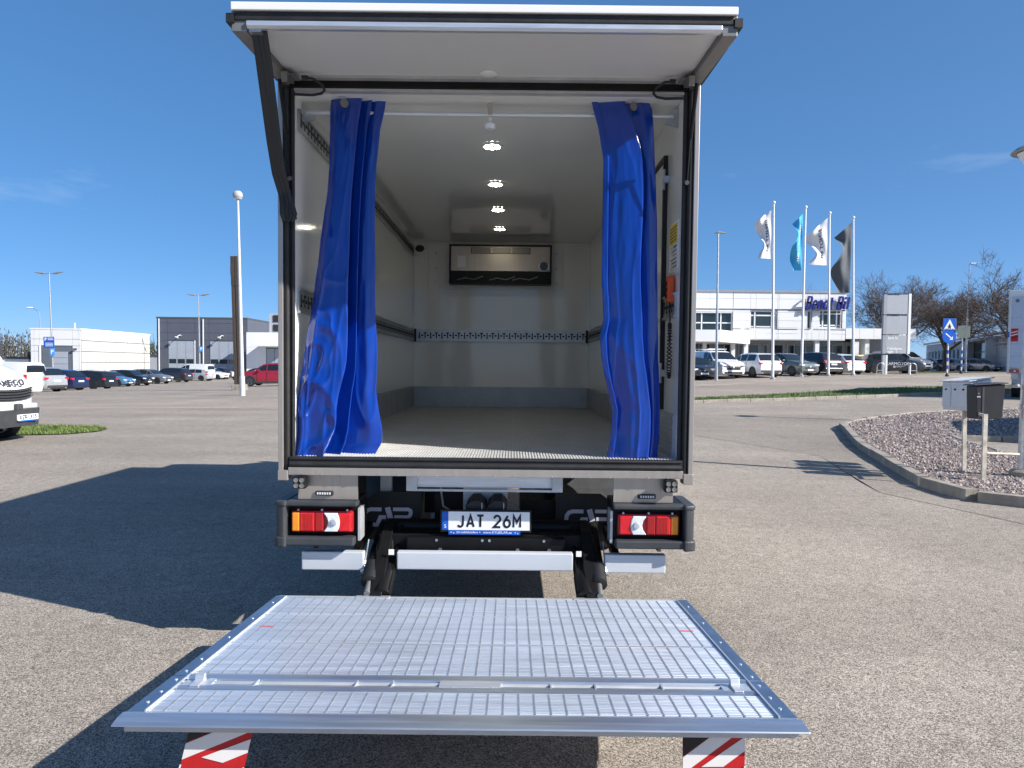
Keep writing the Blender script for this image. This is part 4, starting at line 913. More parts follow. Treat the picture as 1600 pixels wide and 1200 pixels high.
m_redmk = mat('red_marker_ink', (.60, .09, .10), .6, var=.3, vs=40)
mb = MB(); mb.box(-.985, -.925, -.535, -.525, .0032, .0036); mb.box(.925, .985, -.535, -.525, .0032, .0036); mb.build('red_mark', m_redmk, plat)
# warning flags hanging below the tip
def warn(x0, tilt, label):
    w, h = .20, .42
    lc = Matrix.Translation((x0, -1.655, .438)) @ Matrix.Rotation(R(tilt), 4, 'Y')
    def build(nm, poly, mm, par, y0, y1):
        mb = MB(); mb.M = lc; mb.prism([(p[0]*w-w/2, -p[1]*h) for p in poly], 'y', y0, y1); return mb.build(nm, mm, par)
    fl_ = build('warning_flag', [(0, 0), (1, 0), (1, 1), (0, 1)], m_flagr, truck, 0, .004); fl_['label'] = label
    build('flag_shade', [(0, 0), (.62, 0), (0, .22)], m_ink, fl_, -.002, -.0003)  # black triangle paints the platform's shade onto the flag's upper corner
    build('stripe', [(.64, 0), (1.0, 0), (0, .36), (0, .23)], m_flagw, fl_, -.002, -.0003)
    build('stripe', [(1, .07), (1, .18), (.65, .305), (.30, .305)], m_flagw, fl_, -.002, -.0003)
    build('stripe', [(.48, .50), (.80, .50), (0, .80), (0, .68)], m_flagw, fl_, -.002, -.0003)
    build('stripe', [(1, .58), (1, .70), (.45, .92), (.15, .92)], m_flagw, fl_, -.002, -.0003)
    build('stripe', [(-.012, .40), (.012, .40), (.012, .9), (-.012, .9)], m_flagw, fl_, -.003, -.0021); build('stripe', [(.985, .30), (1.008, .30), (1.008, .42), (.985, .42)], m_flagw, fl_, -.003, -.0021)
warn(-.780, 14, 'red and white warning flag swung to the left'); warn(.802, -1, 'red and white warning flag hanging straight')

# ---- cab and cooling unit in front of the box (out of sight from behind, but there)
cu = MB(); cu.prism([(4.79, 2.30), (4.79, 3.04), (5.20, 3.04), (5.32, 2.9), (5.32, 2.36)], 'x', -.86, .86); cu = cu.build('cooling_unit', m_white, truck, bevel=.03)
for k in range(8): box('louvre', m_plas, cu, -.6, .6, 5.325, 5.335, 2.42+k*.05, 2.45+k*.05)
cab = MB(); cab.prism([(4.86, .55), (4.86, 2.22), (5.0, 2.26), (5.75, 2.24), (6.05, 2.1), (6.62, 1.42), (7.0, 1.30), (7.12, 1.05), (7.14, .5), (6.55, .45), (5.5, .45)], 'x', -.98, .98); cab = cab.build('cab', m_white, truck, bevel=.06)
MB().prism([(6.09, 2.07), (6.60, 1.47), (6.62, 1.50), (6.11, 2.10)], 'x', -.85, .85).build('windscreen', m_glass, cab)
for s in (-1, 1):
    a, b = sorted((s*.981, s*.986)); MB().prism([(5.1, 1.4), (5.1, 2.05), (5.85, 2.05), (6.35, 1.45)], 'x', a, b).build('side_window', m_glass, cab)
    mb = MB(); mb.obox((s*1.13, 6.25, 1.75), (.16, .08, .38)); mb.build('mirror', m_plas, cab, bevel=.02)
    M = Matrix.Translation((s*.86, 6.25, .355)) @ Matrix.Rotation(R(90), 4, 'Y')
    ty = MB().lathe([(.21, -.09), (.30, -.10), (.345, -.085), (.355, -.05), (.355, .05), (.345, .085), (.30, .10), (.21, .09)], 32, M).build('wheel', m_tyre, truck, 40)
    MB().lathe([(.05, -.105), (.12, -.105), (.2, -.085), (.205, .085), (.12, .10), (.05, .10)], 24, M).build('rim', m_rim, ty, 40)
# ================================================================== vehicles
def paint(name, c, metal=0, rough=.28): return mat('paint_'+name, c, rough, metal, var=.03, coat=.8)
P_white = paint('white', (.76, .77, .78)); P_silver = paint('silver', (.52, .54, .56), .5); P_navy = paint('navy', (.012, .022, .075), .2)
P_black = paint('black', (.012, .013, .016), .1); P_grey = paint('grey', (.20, .21, .23), .4); P_lblue = paint('light_blue', (.09, .22, .38), .3)
P_red = paint('red', (.33, .012, .03), .1); P_green = paint('grey_green', (.10, .125, .125), .35); P_yel = paint('yellow', (.75, .55, .02)); P_anth = paint('anthracite', (.028, .032, .042), .3)
PROF = {
 'suv':   [(0, .50), (.012, .60), (.03, .66), (.11, .93), (.17, .975), (.40, 1.0), (.54, .985), (.60, .945), (.735, .68), (.80, .655), (.92, .60), (.975, .53), (1, .42)],
 'hatch': [(0, .48), (.015, .58), (.035, .64), (.15, .92), (.22, .965), (.40, 1.0), (.53, .98), (.59, .93), (.745, .655), (.80, .63), (.92, .56), (.975, .49), (1, .38)],
 'wagon': [(0, .50), (.012, .60), (.025, .66), (.095, .93), (.15, .97), (.40, 1.0), (.52, .98), (.57, .94), (.70, .66), (.78, .635), (.92, .58), (.975, .50), (1, .38)],
 'van':   [(0, .46), (.006, .62), (.02, .93), (.05, .985), (.40, 1.0), (.58, .985), (.65, .955), (.80, .655), (.86, .62), (.95, .56), (.985, .48), (1, .36)],
}
LIM = {'suv': dict(ws=(.605, .73), rw=(.035, .108), sw=[(.135, .345), (.36, .535), (.55, .69)], wh=(.185, .815), belt=.63),
       'hatch': dict(ws=(.60, .735), rw=(.045, .145), sw=[(.17, .36), (.375, .56), (.575, .70)], wh=(.18, .82), belt=.615),
       'wagon': dict(ws=(.58, .695), rw=(.03, .092), sw=[(.11, .29), (.305, .47), (.485, .64)], wh=(.20, .80), belt=.62),
       'van': dict(ws=(.66, .79), rw=(.008, .018), sw=[(.50, .60), (.61, .76)], wh=(.16, .82), belt=.60)}
def lerpP(P, u):
    for (a, za), (b, zb) in zip(P, P[1:]):
        if u <= b: return za+(zb-za)*(u-a)/(b-a)
    return P[-1][1]
WHEEL = {}
def wheel_meshes(rim_mat, r, w):
    k = (rim_mat.name, round(r, 3))
    if k not in WHEEL:
        M = Matrix.Rotation(R(90), 4, 'X')
        t = MB().lathe([(r*.66, -w*.42), (r*.72, -w*.5), (r*.94, -w*.5), (r, -w*.36), (r, w*.36), (r*.94, w*.5), (r*.72, w*.5), (r*.66, w*.42)], 28, M).mesh('wheel', m_tyre, 40)
        q = MB(); q.lathe([(r*.55, -w*.05), (r*.66, -w*.45), (r*.69, -w*.45), (r*.69, w*.45), (r*.66, w*.45), (r*.55, w*.05)], 28, M)
        for a in range(5):
            for sd in (-1, 1):
                q.M = Matrix.Rotation(a*math.tau/5, 4, 'Y'); q.prism([(-r*.13, r*.05), (r*.13, r*.05), (r*.09, r*.63), (-r*.09, r*.63)], 'y', sd*w*.33, sd*w*.44)
        q.M = None; q.lathe([(.001, -w*.46), (r*.16, -w*.46), (r*.16, w*.46), (.001, w*.46)], 14, M)
        b = MB(); b.lathe([(.001, -w*.2), (r*.6, -w*.2), (r*.6, w*.2), (.001, w*.2)], 20, M)
        WHEEL[k] = (t, q.mesh('rim', rim_mat, 40), b.mesh('brake_disc', m_rub))
    return WHEEL[k]
def car(name, label, cat, end, px, py, L_, W_, H_, style, pm_, hd, rim=None, clad=False, group=None, pos=None, tyre=.34, extra=None):
    """end 'rear'/'front'/'mid': which point of the car stands at the pixel's ground point; hd heading in degrees"""
    fx, fy = math.cos(R(hd)), math.sin(R(hd)); p = pos or gp(px, py); p = Vector((p[0], p[1], 0))
    off = {'rear': L_/2, 'front': -L_/2, 'mid': 0}[end]; p = p+Vector((fx, fy, 0))*off
    t = thing(name, label, cat, (p.x, p.y, g(p.x, p.y)), R(hd), group)
    P, K = PROF[style], LIM[style]; belt = K['belt']*H_; rise = .03*H_
    def sec(u):
        e = abs(2*u-1); w = W_/2*(1-.13*e**7-.02*e**2); zt = lerpP(P, u)*H_; zb = min(belt+rise*(1-u), zt-.03)
        zl = .20*H_/1.6+.10*max(0, e-.86)/.14*.7; k = max(0, (zt-zb)/(H_-belt)); ye = w*(.985-.25*k)
        return [(0, zl), (w*.90, zl), (w*.985, zl+.10), (w, zl+(zb-zl)*.52), (w*.985, zb-.05), (w*.965, zb), (ye, zt-.035*min(1, k*3)-.01), (ye*.90, zt-.005), (ye*.5, zt+.012*min(1, k*4)), (0, zt+.016*min(1, k*4))]
    us = sorted(set([q[0] for q in P] + [k/26 for k in range(27)])); mb = MB(); rows = []
    for u in us:
        s_ = sec(u); ring = [(u*L_-L_/2, y, z) for y, z in s_] + [(u*L_-L_/2, -y, z) for y, z in s_[-2:0:-1]]; rows.append(ring)
    n = len(rows[0]); vs_ = [v for r_ in rows for v in r_]
    mb.add(vs_, [(i*n+j, i*n+(j+1) % n, (i+1)*n+(j+1) % n, (i+1)*n+j) for i in range(len(us)-1) for j in range(n)]+[tuple(range(n)), tuple(range((len(us)-1)*n, len(us)*n))])
    body = mb.build('body', pm_, t, 32)
    def X(u): return u*L_-L_/2
    def side_pt(u, f, s, o=.006):
        q = sec(u); a, b = q[5], q[6]; return (X(u), s*(a[0]+(b[0]-a[0])*f+o), a[1]+(b[1]-a[1])*f+o*.3)
    if style != 'van' or True:
        for s in (-1, 1):
            for (a, b) in K['sw']:
                mb = MB(); mb.grid(lambda i, j, a=a, b=b, s=s: side_pt(a+(b-a)*i, .07+.83*j, s), 6, 2); mb.build('side_window', m_glass, t)
    for nm, (a, b) in (('windscreen', K['ws']), ('rear_window', K['rw'])):
        mb = MB()
        def wf(i, j, a=a, b=b):
            u = a+(b-a)*j; q = sec(u); y = (2*i-1); ye = q[6][0]*.93; zc = q[9][1]; ze = q[7][1]; return (X(u)+(.012 if nm == 'windscreen' else -.012), y*ye, zc+(ze-zc)*y*y+.010)
        mb.grid(wf, 8, 4); mb.build(nm, m_glass, t)
    tm, rm, bm_ = wheel_meshes(rim or m_rim, tyre, .22)
    for u in K['wh']:
        for s in (-1, 1):
            mb = MB(); r = tyre*1.16; yy = sec(u)[3][0]
            arc = [(X(u)+r*math.cos(k*math.pi/14), tyre*.98+r*math.sin(k*math.pi/14)) for k in range(15)] + [(X(u)-r, .19), (X(u)+r, .19)]
            mb.prism(arc, 'y', s*(yy-.05), s*(yy+.006)); mb.build('wheel_arch', m_plas if clad else m_rub, t)
            wv = link('wheel', tm, None, t, (X(u), s*(yy-.098), tyre)); link('rim', rm, None, wv); link('brake_disc', bm_, None, wv)
    w = W_/2
    for s in (-1, 1):
        zh = lerpP(P, .96)*H_*.86
        MB().obox((L_/2-.125, s*w*.70, zh), (.24, .40, .12), (0, .15, -s*.30)).build('headlight', m_lens, t, bevel=.03)
        zt = .56*H_ if style != 'van' else .50*H_
        MB().obox((-L_/2+.085, s*w*.80, zt), (.17, .26 if style != 'van' else .14, .14 if style != 'van' else .42), (0, .0, s*.22)).build('tail_light', m_red, t, bevel=.03)
        MB().obox((X(K['ws'][1])-.28, s*(w+.07), belt+.06), (.12, .18, .13)).build('mirror', pm_ if style != 'van' else m_plas, t, bevel=.03)
        mb = MB(); 
        for a, b in K['sw'][:2]: mb.obox((X(a+.02), s*(w*1.0), belt-.13), (.17, .02, .028))
        mb.build('door_handle', pm_, t)
        if clad: box('sill_trim', m_plas, t, X(K['wh'][0])+.4, X(K['wh'][1])-.4, min(s*w*.955, s*(w+.004)), max(s*w*.955, s*(w+.004)), .20, .36)
        mb = MB()
        for a in (K['sw'][0][1]+.006, K['sw'][-1][0]-.006, K['sw'][-1][1]+.012): q = sec(a); mb.obox((X(a), s*q[3][0]*.999, (q[2][1]+q[4][1])/2), (.012, .016, q[4][1]-q[2][1]))
        mb.build('door_gap', m_ink, t)
    wb = sec(1)[3][0]
    box('grille', m_rub, t, L_/2-.08, L_/2+.012, -wb*.62, wb*.62, .30*H_, .385*H_, .01)
    box('lower_intake', m_rub, t, L_/2-.08, L_/2+.016, -wb*.80, wb*.80, .17*H_, .235*H_, .01)
    box('badge', m_alu, t, L_/2-.02, L_/2+.025, -.06, .06, .365*H_, .42*H_, .01)
    for a, b in ((L_/2+.013, .262*H_), (-L_/2-.018, .46*H_ if style != 'van' else .36*H_)): box('number_plate', m_plate, t, a-.004, a+.012, -.26, .26, b-.055, b+.055)
    box('rear_bumper', m_plas if clad else pm_, t, -L_/2-.03, -L_/2+.25, -sec(0)[3][0]*.97, sec(0)[3][0]*.97, .19*H_, .30*H_, .04)
    box('rear_diffuser', m_rub, t, -L_/2-.034, -L_/2+.1, -w*.6, w*.6, .14*H_, .195*H_, .02)
    if extra: extra(t, sec, X, L_, W_, H_)
    return t
def rails(t, sec, X, L_, W_, H_):
    for s in (-1, 1):
        y = sec(.35)[6][0]*.93; MB().tube([(X(.2), s*y, H_*.98), (X(.23), s*y, H_+.05), (X(.52), s*y, H_+.05), (X(.55), s*y, H_*.98)], .018, 6).build('roof_rail', m_alu, t)
GL = 'cars parked in the row at left'; GR = 'cars parked in front of the showroom'
car('parked_van', 'white panel van seen from behind, leftmost in the parked row', 'van', 'rear', 58, 613, 4.6, 1.85, 1.88, 'van', P_white, 170, m_rim, group=GL)
car('parked_car', 'silver sport utility car with dark rear window next to the white panel van', 'car', 'rear', 90, 612, 4.45, 1.86, 1.58, 'suv', P_silver, 170, m_rim, True, GL)
car('parked_car', 'dark blue hatchback with bright tail light beside the silver car', 'car', 'rear', 127, 609.5, 4.3, 1.80, 1.50, 'hatch', P_navy, 173, m_rim, group=GL)
car('parked_car', 'black estate car with upright red tail lights in the left row', 'car', 'rear', 174, 607, 4.7, 1.88, 1.52, 'wagon', P_black, 175, m_rimd, group=GL, extra=rails)
car('parked_car', 'light blue hatchback nosing out of the left row', 'car', 'front', 204, 604, 4.2, 1.78, 1.47, 'hatch', P_lblue, -5, m_rim, group=GL)
car('parked_car', 'black crossover with bright headlights between light blue and grey cars', 'car', 'front', 234, 602.5, 4.4, 1.82, 1.56, 'suv', P_black, -5, m_rimd, True, GL)
car('parked_car', 'grey angular hatchback facing out in the left row', 'car', 'front', 264, 599.8, 4.6, 1.89, 1.60, 'hatch', P_grey, -6, m_rimd, group=GL)
car('parked_car', 'large black sport utility car with silver wheels in the left row', 'car', 'rear', 296, 597.2, 4.8, 1.92, 1.70, 'suv', P_anth, 174, m_rim, True, GL)
car('parked_car', 'silver grey hatchback seen from behind with white plate in the left row', 'car', 'rear', 329, 595.2, 4.4, 1.82, 1.56, 'hatch', P_silver, 174, m_rim, group=GL)
car('parked_car', 'white hatchback facing out near the far end of left row', 'car', 'front', 353, 593, 4.2, 1.80, 1.60, 'hatch', P_white, -8, m_rimd, group=GL)
car('parked_car', 'white compact car half hidden behind the brown pillar', 'car', 'front', 367, 591.2, 4.1, 1.78, 1.58, 'suv', P_white, -8, m_rimd, group=GL)
car('parked_van', 'white van roof showing behind the dark cars in the left row', 'van', 'mid', 0, 0, 5.2, 1.95, 2.15, 'van', P_white, 168, group=GL, pos=(tx(302, 88), 88))
car('parked_car', 'dark car behind the second lamp post, far in the left row', 'car', 'mid', 0, 0, 4.5, 1.85, 1.62, 'suv', P_black, 168, group=GL, pos=(tx(335, 98), 98))
car('parked_car', 'red crossover in profile beside the truck on the left', 'car', 'mid', 0, 0, 4.3, 1.80, 1.62, 'suv', P_red, 180, m_rim, True, pos=(tx(391, 45.5)+1.38, 46.2), tyre=.35)
car('parked_car', 'white crossover with dark windows behind the red car', 'car', 'mid', 0, 0, 4.4, 1.82, 1.66, 'suv', P_white, 182, m_rimd, pos=(tx(420, 58), 58))
car('parked_car', 'black car bonnet behind the red car, beside the brown pillar', 'car', 'mid', 0, 0, 4.4, 1.82, 1.48, 'hatch', P_black, 180, m_rimd, pos=(tx(402, 68), 68))
# right-hand row
car('parked_car', 'black compact car facing the road, next to the truck box on the right', 'car', 'front', 1101, 594.5, 4.1, 1.75, 1.50, 'hatch', P_anth, -84, m_rim, group=GR)
def rack(t, sec, X, L_, W_, H_):
    mb = MB()
    for u in (.2, .4, .55): mb.box(X(u)-.03, X(u)+.03, -.7, .7, H_+.10, H_+.14)
    for y in (-.65, .65): mb.tube([(X(.18), y, H_+.12), (X(.58), y, H_+.12)], .03, 6); mb.cyl((X(.2), y, H_-.02), (X(.2), y, H_+.12), .02); mb.cyl((X(.55), y, H_-.02), (X(.55), y, H_+.12), .02)
    mb.build('roof_rack', m_trimw, t)
    box('headlight_band', m_rub, t, L_/2-.12, L_/2+.02, -W_*.36, W_*.36, H_*.40, H_*.435, .02)
car('parked_van', 'white van with roof rack and dark grille facing the road', 'van', 'front', 1146, 592.3, 4.9, 1.92, 1.84, 'van', P_white, -76, m_rimd, group=GR, extra=rack)
car('parked_car', 'white sport utility car seen from behind beside the white van', 'car', 'rear', 1205, 590.5, 4.4, 1.85, 1.62, 'suv', P_white, 104, m_rimd, True, GR)
car('parked_car', 'grey green crossover facing the road between two flagpoles', 'car', 'front', 1266, 588.7, 4.5, 1.86, 1.60, 'suv', P_green, -66, m_rimd, True, GR)
car('parked_car', 'black sport utility car from behind at the third flagpole', 'car', 'rear', 1303, 587, 4.5, 1.90, 1.68, 'suv', P_black, 108, m_rimd, False, GR)
car('parked_car', 'white coupe-like car from behind at the last flagpole', 'car', 'rear', 1338, 586, 4.5, 1.88, 1.56, 'hatch', P_white, 104, m_rimd, False, GR)
def wrap(t, sec, X, L_, W_, H_):
    text('door_lettering', 'CARMOTOR', .34, m_trimw, t, Matrix.Translation((X(.53), -W_/2-.012, .78)) @ Matrix.Rotation(R(90), 4, 'X'), .002, 1.9)
    mb = MB(); mb.box(X(.46), X(.50), -W_/2-.014, -W_/2+.02, .46, .62)
    for k in range(3): mb.box(X(.51), X(.60+.03*k), -W_/2-.014, -W_/2+.02, .50+k*.05, .52+k*.05)
    mb.build('door_print', m_faclg, t)
car('parked_car', 'black car in profile with white lettering behind the grey sign pylon', 'car', 'mid', 0, 0, 4.75, 1.88, 1.66, 'suv', P_anth, -6, m_rimd, False, GR, pos=(tx(1401, 54.5), 55.2), extra=wrap)
car('parked_van', 'white van nose standing behind the lettered black car', 'van', 'front', 0, 0, 4.9, 1.92, 1.88, 'van', P_white, -58, m_rim, False, GR, pos=(tx(1452, 59.5), 59.5))
car('parked_car', 'yellow car roof showing behind the white coupe-like car', 'car', 'mid', 0, 0, 4.2, 1.78, 1.48, 'hatch', P_yel, 20, m_rim, False, GR, pos=(tx(1352, 58.5), 58.8))
for k, (px, Y, st, pmt, hdg, lab) in enumerate([(1460, 82, 'hatch', P_anth, -70, 'dark car in tree shade left of the crossing sign'), (1494, 80, 'wagon', P_grey, -72, 'shaded grey estate car between the two striped posts'), (1514, 86, 'suv', P_black, -70, 'shaded black car behind the thin grey lamp post'), (1532, 78, 'hatch', P_grey, -66, 'shaded silver grey hatchback right of the lamp post'), (1552, 81, 'suv', P_anth, -60, 'dark crossover rightmost under the trees')]):
    car('parked_car', lab, 'car', 'mid', 0, 0, 4.4, 1.82, 1.5+.1*(st == 'suv'), st, pmt, hdg, m_rim, False, 'cars parked under the trees at far right', pos=(tx(px, Y), Y))

# white delivery van, only its nose in the picture
vn = thing('delivery_van', 'white delivery van nose with black grille at the left edge', 'van', (-9.38, 9.55, g(-9.3, 9.5)), R(-5))
def vsec(x): pass
mb = MB()   # bonnet and front: rows from the grille up to the windscreen, curved in plan
def hood(u, v):
    y = (2*u-1)*.94; cv = abs(2*u-1)**3
    prof = [(-.02, .86), (-.05, 1.02), (-.12, 1.22), (-.26, 1.36), (-.55, 1.50), (-.85, 1.60), (-.95, 1.63)]; t_ = v*6; i = min(int(t_), 5); f = t_-i
    a, b = prof[i], prof[i+1]; x = a[0]+(b[0]-a[0])*f; z = a[1]+(b[1]-a[1])*f
    return (x-.32*cv, y*(1-.04*v), z-.10*cv*v)
mb.grid(hood, 20, 14); mb.build('bonnet', P_white, vn, 60)
mb = MB(); mb.prism([(-.95, .55), (-.95, 1.60), (-1.55, 2.25), (-1.9, 2.36), (-5.8, 2.40), (-5.8, .5)], 'y', -.98, .98); mb.build('body', P_white, vn, bevel=.06)
MB().prism([(-.98, 1.64), (-1.56, 2.27), (-1.60, 2.25), (-1.02, 1.62)], 'y', -.88, .88).build('windscreen', m_glass, vn)
mb = MB(); mb.grid(lambda u, v: (-.02-.30*abs(2*u-1)**3, (2*u-1)*.93, .58+.30*v), 16, 3); mb.build('front_panel', P_white, vn, 60)
gq = MB(); gq.grid(lambda u, v: (.012-.16*abs(2*u-1)**3, (2*u-1)*(.74-.05*(1-v)), .80+.21*v+.06*abs(2*u-1)**2), 16, 4); gq = gq.build('grille', m_rub, vn, 60)
for k in range(4):
    mb = MB(); mb.tube([(.028-.16*abs(q)**3, q*.72, .825+.052*k+.06*q*q) for q in [i/6-1 for i in range(13)]], .013, 6); mb.build('grille_bar', m_plas, gq)
bp_ = MB(); bp_.grid(lambda u, v: (.07-.30*abs(2*u-1)**4-.03*(1-v), (2*u-1)*1.0, .30+.32*v), 24, 4); bp_.grid(lambda u, v: (.07-.30*abs(2*u-1)**4-.25*v, (2*u-1)*1.0, .62+.02*v), 24, 2); bp_.grid(lambda u, v: (.04-.30*abs(2*u-1)**4-.5*v, (2*u-1)*1.0, .30), 24, 2)
bp_ = bp_.build('bumper', m_plas, vn, 50)
box('fog_lamp_pod', m_plas, bp_, -.1, .06, .10, .26, .60, .74, .03); box('bumper_insert', m_faclg, bp_, -.25, -.02, .34, .72, .63, .73, .02); box('intake', m_rub, bp_, -.2, -.04, -.7, .09, .63, .76)
mb = MB(); mb.grid(lambda u, v: (.04-.30*abs(2*u-1)**4-.38*v, (2*u-1)*1.0, .62+.14*(1 if v > .5 else 0)*abs(2*u-1)**2), 24, 3); mb.build('bumper_step', m_plas, bp_, 50)
pv = box('number_plate', m_plate, vn, .062, .082, .08, .60, .42, .53)
MP = Matrix(((0, 0, 1, 0), (1, 0, 0, 0), (0, 1, 0, 0), (0, 0, 0, 1)))
box('plate_strip', m_pblue, pv, .066, .08, .09, .59, .395, .4195)
stext('plate_letter', 'XZR 315', .44, .085, .016, m_ink, pv, Matrix.Translation((.083, .34, .475)) @ MP, .001, 0, .45)
stext('bonnet_letter', 'IVECO', .62, .12, .027, m_plas, vn, Matrix.Translation((-.045, .07, 1.145)) @ MP @ Matrix.Rotation(R(-18), 4, 'X'), .012, 0, .50)
for s in (-1, 1):
    MB().obox((-.14, s*.78, 1.05), (.16, .26, .20), (0, .2, -s*.55)).build('headlight', m_lens, vn, bevel=.03)
    tm, rm, bm_ = wheel_meshes(m_rim, .36, .22)
    for xx in (-.85, -4.6): wv = link('wheel', tm, None, vn, (xx, s*.80, .36)); link('rim', rm, None, wv)
    mb = MB(); mb.obox((-1.25, s*1.15, 1.75), (.1, .2, .35)); mb.build('mirror', m_plas, vn, bevel=.02)
mb = MB(); mb.box(-5.7, -.1, -.75, .75, .40, .55); mb.build('chassis', m_rub, vn)

# white truck with a folded tail lift at the right edge
Yt = 24.2; a = at(1575, 575, Yt); b = at(1575, 463, Yt)
zt0 = g(a.x, Yt); tk = thing('parked_truck', 'white box truck with folded grey tail lift at the right edge', 'truck', (a.x+1.15*math.cos(R(-36)), Yt+1.15*math.sin(R(-36)), zt0), R(-36))
pz0, pz1 = a.z-zt0, b.z-zt0
fp_ = box('lift_platform', m_alud, tk, -1.13, 1.13, .02, .06, pz0, pz1)
nb_ = 5
m_plk2 = mat('folded_lift_grey', (.50, .56, .66), .5, .3, var=.08, vs=3, stretch=(1, 1, 9))
cuts = [pz0, pz0+.33*(pz1-pz0)*.5, pz0+.335*(pz1-pz0), pz0+.52*(pz1-pz0), pz0+.70*(pz1-pz0), pz1]
for c0, c1 in zip(cuts, cuts[1:]): box('plank', m_plk2, fp_, -1.10, 1.10, -.005, .019, c0+.008, c1-.008, .004)
box('edge_rail', m_trimw, fp_, -1.15, -1.105, -.02, .06, pz0-.2, pz1-.02); box('edge_rail', m_trimw, fp_, 1.105, 1.15, -.02, .06, pz0-.2, pz1-.02)
fq = box('warning_flag', m_flagr, fp_, -1.09, -.86, -.02, -.006, pz0+.37*(pz1-pz0), pz0+.55*(pz1-pz0)); f0 = pz0+.37*(pz1-pz0); f1 = pz0+.55*(pz1-pz0)
for k in range(3): MB().prism([(-1.09, f0+.10+k*.11), (-.86, f0+.17+k*.11), (-.86, f0+.21+k*.11), (-1.09, f0+.14+k*.11)], 'y', -.024, -.0205).build('stripe', m_flagw if k else m_ink, fq)
box('cargo_box', m_white, tk, -1.2, 1.2, .15, 6.2, 1.0, pz1+.25, .02); box('cab', m_white, tk, -1.05, 1.05, 6.3, 8.2, .5, 2.4, .15)
for s in (-1, 1):
    tl = MB(); tl.obox((s*.95, -.05, pz0-.12), (.34, .08, .13)); tl = tl.build('tail_light', m_redd, tk, bevel=.03); MB().obox((s*.93, -.095, pz0-.12), (.07, .01, .06)).build('lens', m_lens, tl)
    box('lamp_bracket', m_alud, tk, s*.93-.12, s*.93+.12, -.03, .05, pz0-.45, pz0-.20, .01)
    for yy in (1.9, 7.2):
        M = Matrix.Translation((s*.9, yy, .40)) @ Matrix.Rotation(R(90), 4, 'Y'); MB().lathe([(.1, -.14), (.36, -.14), (.40, -.1), (.40, .1), (.36, .14), (.1, .14)], 28, M).build('wheel', m_tyre, tk, 40)
box('underrun_bar', m_alu, tk, -1.1, 1.1, -.02, .08, .45, .57, .01); box('lower_body', m_faclg, tk, -1.0, 1.0, .1, 6.0, .6, .998)
MB().lathe([(.001, 0), (.07, 0), (.07, .004), (.001, .004)], 16, Matrix.Translation((-.92, -.0055, pz1-.18)) @ Matrix.Rotation(R(90), 4, 'X')).build('round_badge', m_grey, fp_)
bpn = MB().obox((-1.17, -.05, f0+.27), (.05, .03, .22)).build('side_marker', m_pblue, fp_)

car('parked_van', 'tall white van just beyond the right edge, throwing its shadow over the gravel', 'van', 'mid', 0, 0, 5.6, 2.0, 2.6, 'van', P_white, 66, m_rim, pos=(15.0, 11.75))
# ================================================================== street furniture
LEAN = R(-.9)
def pole_thing(name, label, cat, x, y, h, r0, r1, m_=None, lean=LEAN, group=None, base=True):
    t = thing(name, label, cat, (x, y, g(x, y)), 0, group, (0, lean, 0)); MB().tube([(0, 0, -.1), (0, 0, h*.3), (0, 0, h)], [r0, r0*.7+r1*.3, r1], 12).build('pole', m_ or m_pole, t, 60)
    if base: MB().tube([(0, 0, 0), (0, 0, .9)], [r0*1.25, r0*1.2], 12).build('base', m_ or m_pole, t, 60)
    return t
# tall lamp beside the truck
p = gp(379, 618.5); t = pole_thing('street_lamp', 'tall pale lamp post with rounded head beside the brown pillar', 'lamp post', p.x, p.y, 9.15, .10, .05, m_pole, R(-1.15))
MB().lathe([(.03, 8.95), (.20, 9.05), (.23, 9.15), (.21, 9.27), (.13, 9.36), (.01, 9.38)], 18, Matrix.Scale(.8, 4, (0, 1, 0))).build('lamp_head', m_faclg, t, 60)
MB().lathe([(.19, 9.04), (.17, 9.0), (.02, 8.98)], 18, Matrix.Scale(.8, 4, (0, 1, 0))).build('diffuser', m_lens, t, 60)
p = gp(373, 610); pl_ = thing('brown_pillar', 'tall dark brown double timber pillar on a concrete foot', 'pillar', (p.x, p.y, g(p.x, p.y)), 0, None, (0, R(-1.5), 0))
m_brown = mat('brown_timber', (.062, .048, .038), .7, var=.2, vs=2, stretch=(6, 6, 1))
for x0, x1 in ((-.20, -.02), (.03, .19)):
    box('beam', m_brown, pl_, x0, x1, -.12, .12, .35, 5.9, .01); box('beam', m_brown, pl_, x0-.01, x1+.01, -.125, .125, 5.92, 7.6, .01)
box('core', m_ink, pl_, -.019, .029, -.08, .08, .3, 7.55); box('splice_plate', m_brown, pl_, -.25, .24, -.10, .10, 6.5, 7.1, .05); box('foot', m_kerb, pl_, -.3, .42, -.3, .3, -.1, .34, .04)
def twin(t, z, l, m_):
    for s in (-1, 1):
        MB().tube([(0, 0, z), (s*l*.3, 0, z+.03)], .04, 8).build('arm', m_, t)
        o = MB(); o.tube([(s*l*.28, 0, z+.02), (s*l*.5, 0, z+.10), (s*l, 0, z+.20)], [.09, .14, .03], 10); o.build('lamp_head', m_lumi, t, 60)
p = gp(82, 592.5); p = Vector((tx(82, 80), 80, 0)); t = pole_thing('street_lamp', 'twin-armed lamp post with blue parking sign in front of the white hall', 'lamp post', p.x, p.y, 12.7, .11, .06, m_steel, R(-1.4)); twin(t, 12.6, 1.75, m_steel)
sg = box('parking_sign', m_pblue, t, -.85, .40, -.2, -.16, 3.9, 5.2)
text('sign_letter', 'P', .5, m_trimw, sg, face_M((-.6, -.205, 4.9)), .004, None, .02)
mb = MB()
for k in range(2): mb.box(-.35, .30, -.205, -.2005, 4.82+k*.18, 4.9+k*.18)
for k in range(3): mb.box(-.65, .25, -.205, -.2005, 4.1+k*.16, 4.17+k*.16)
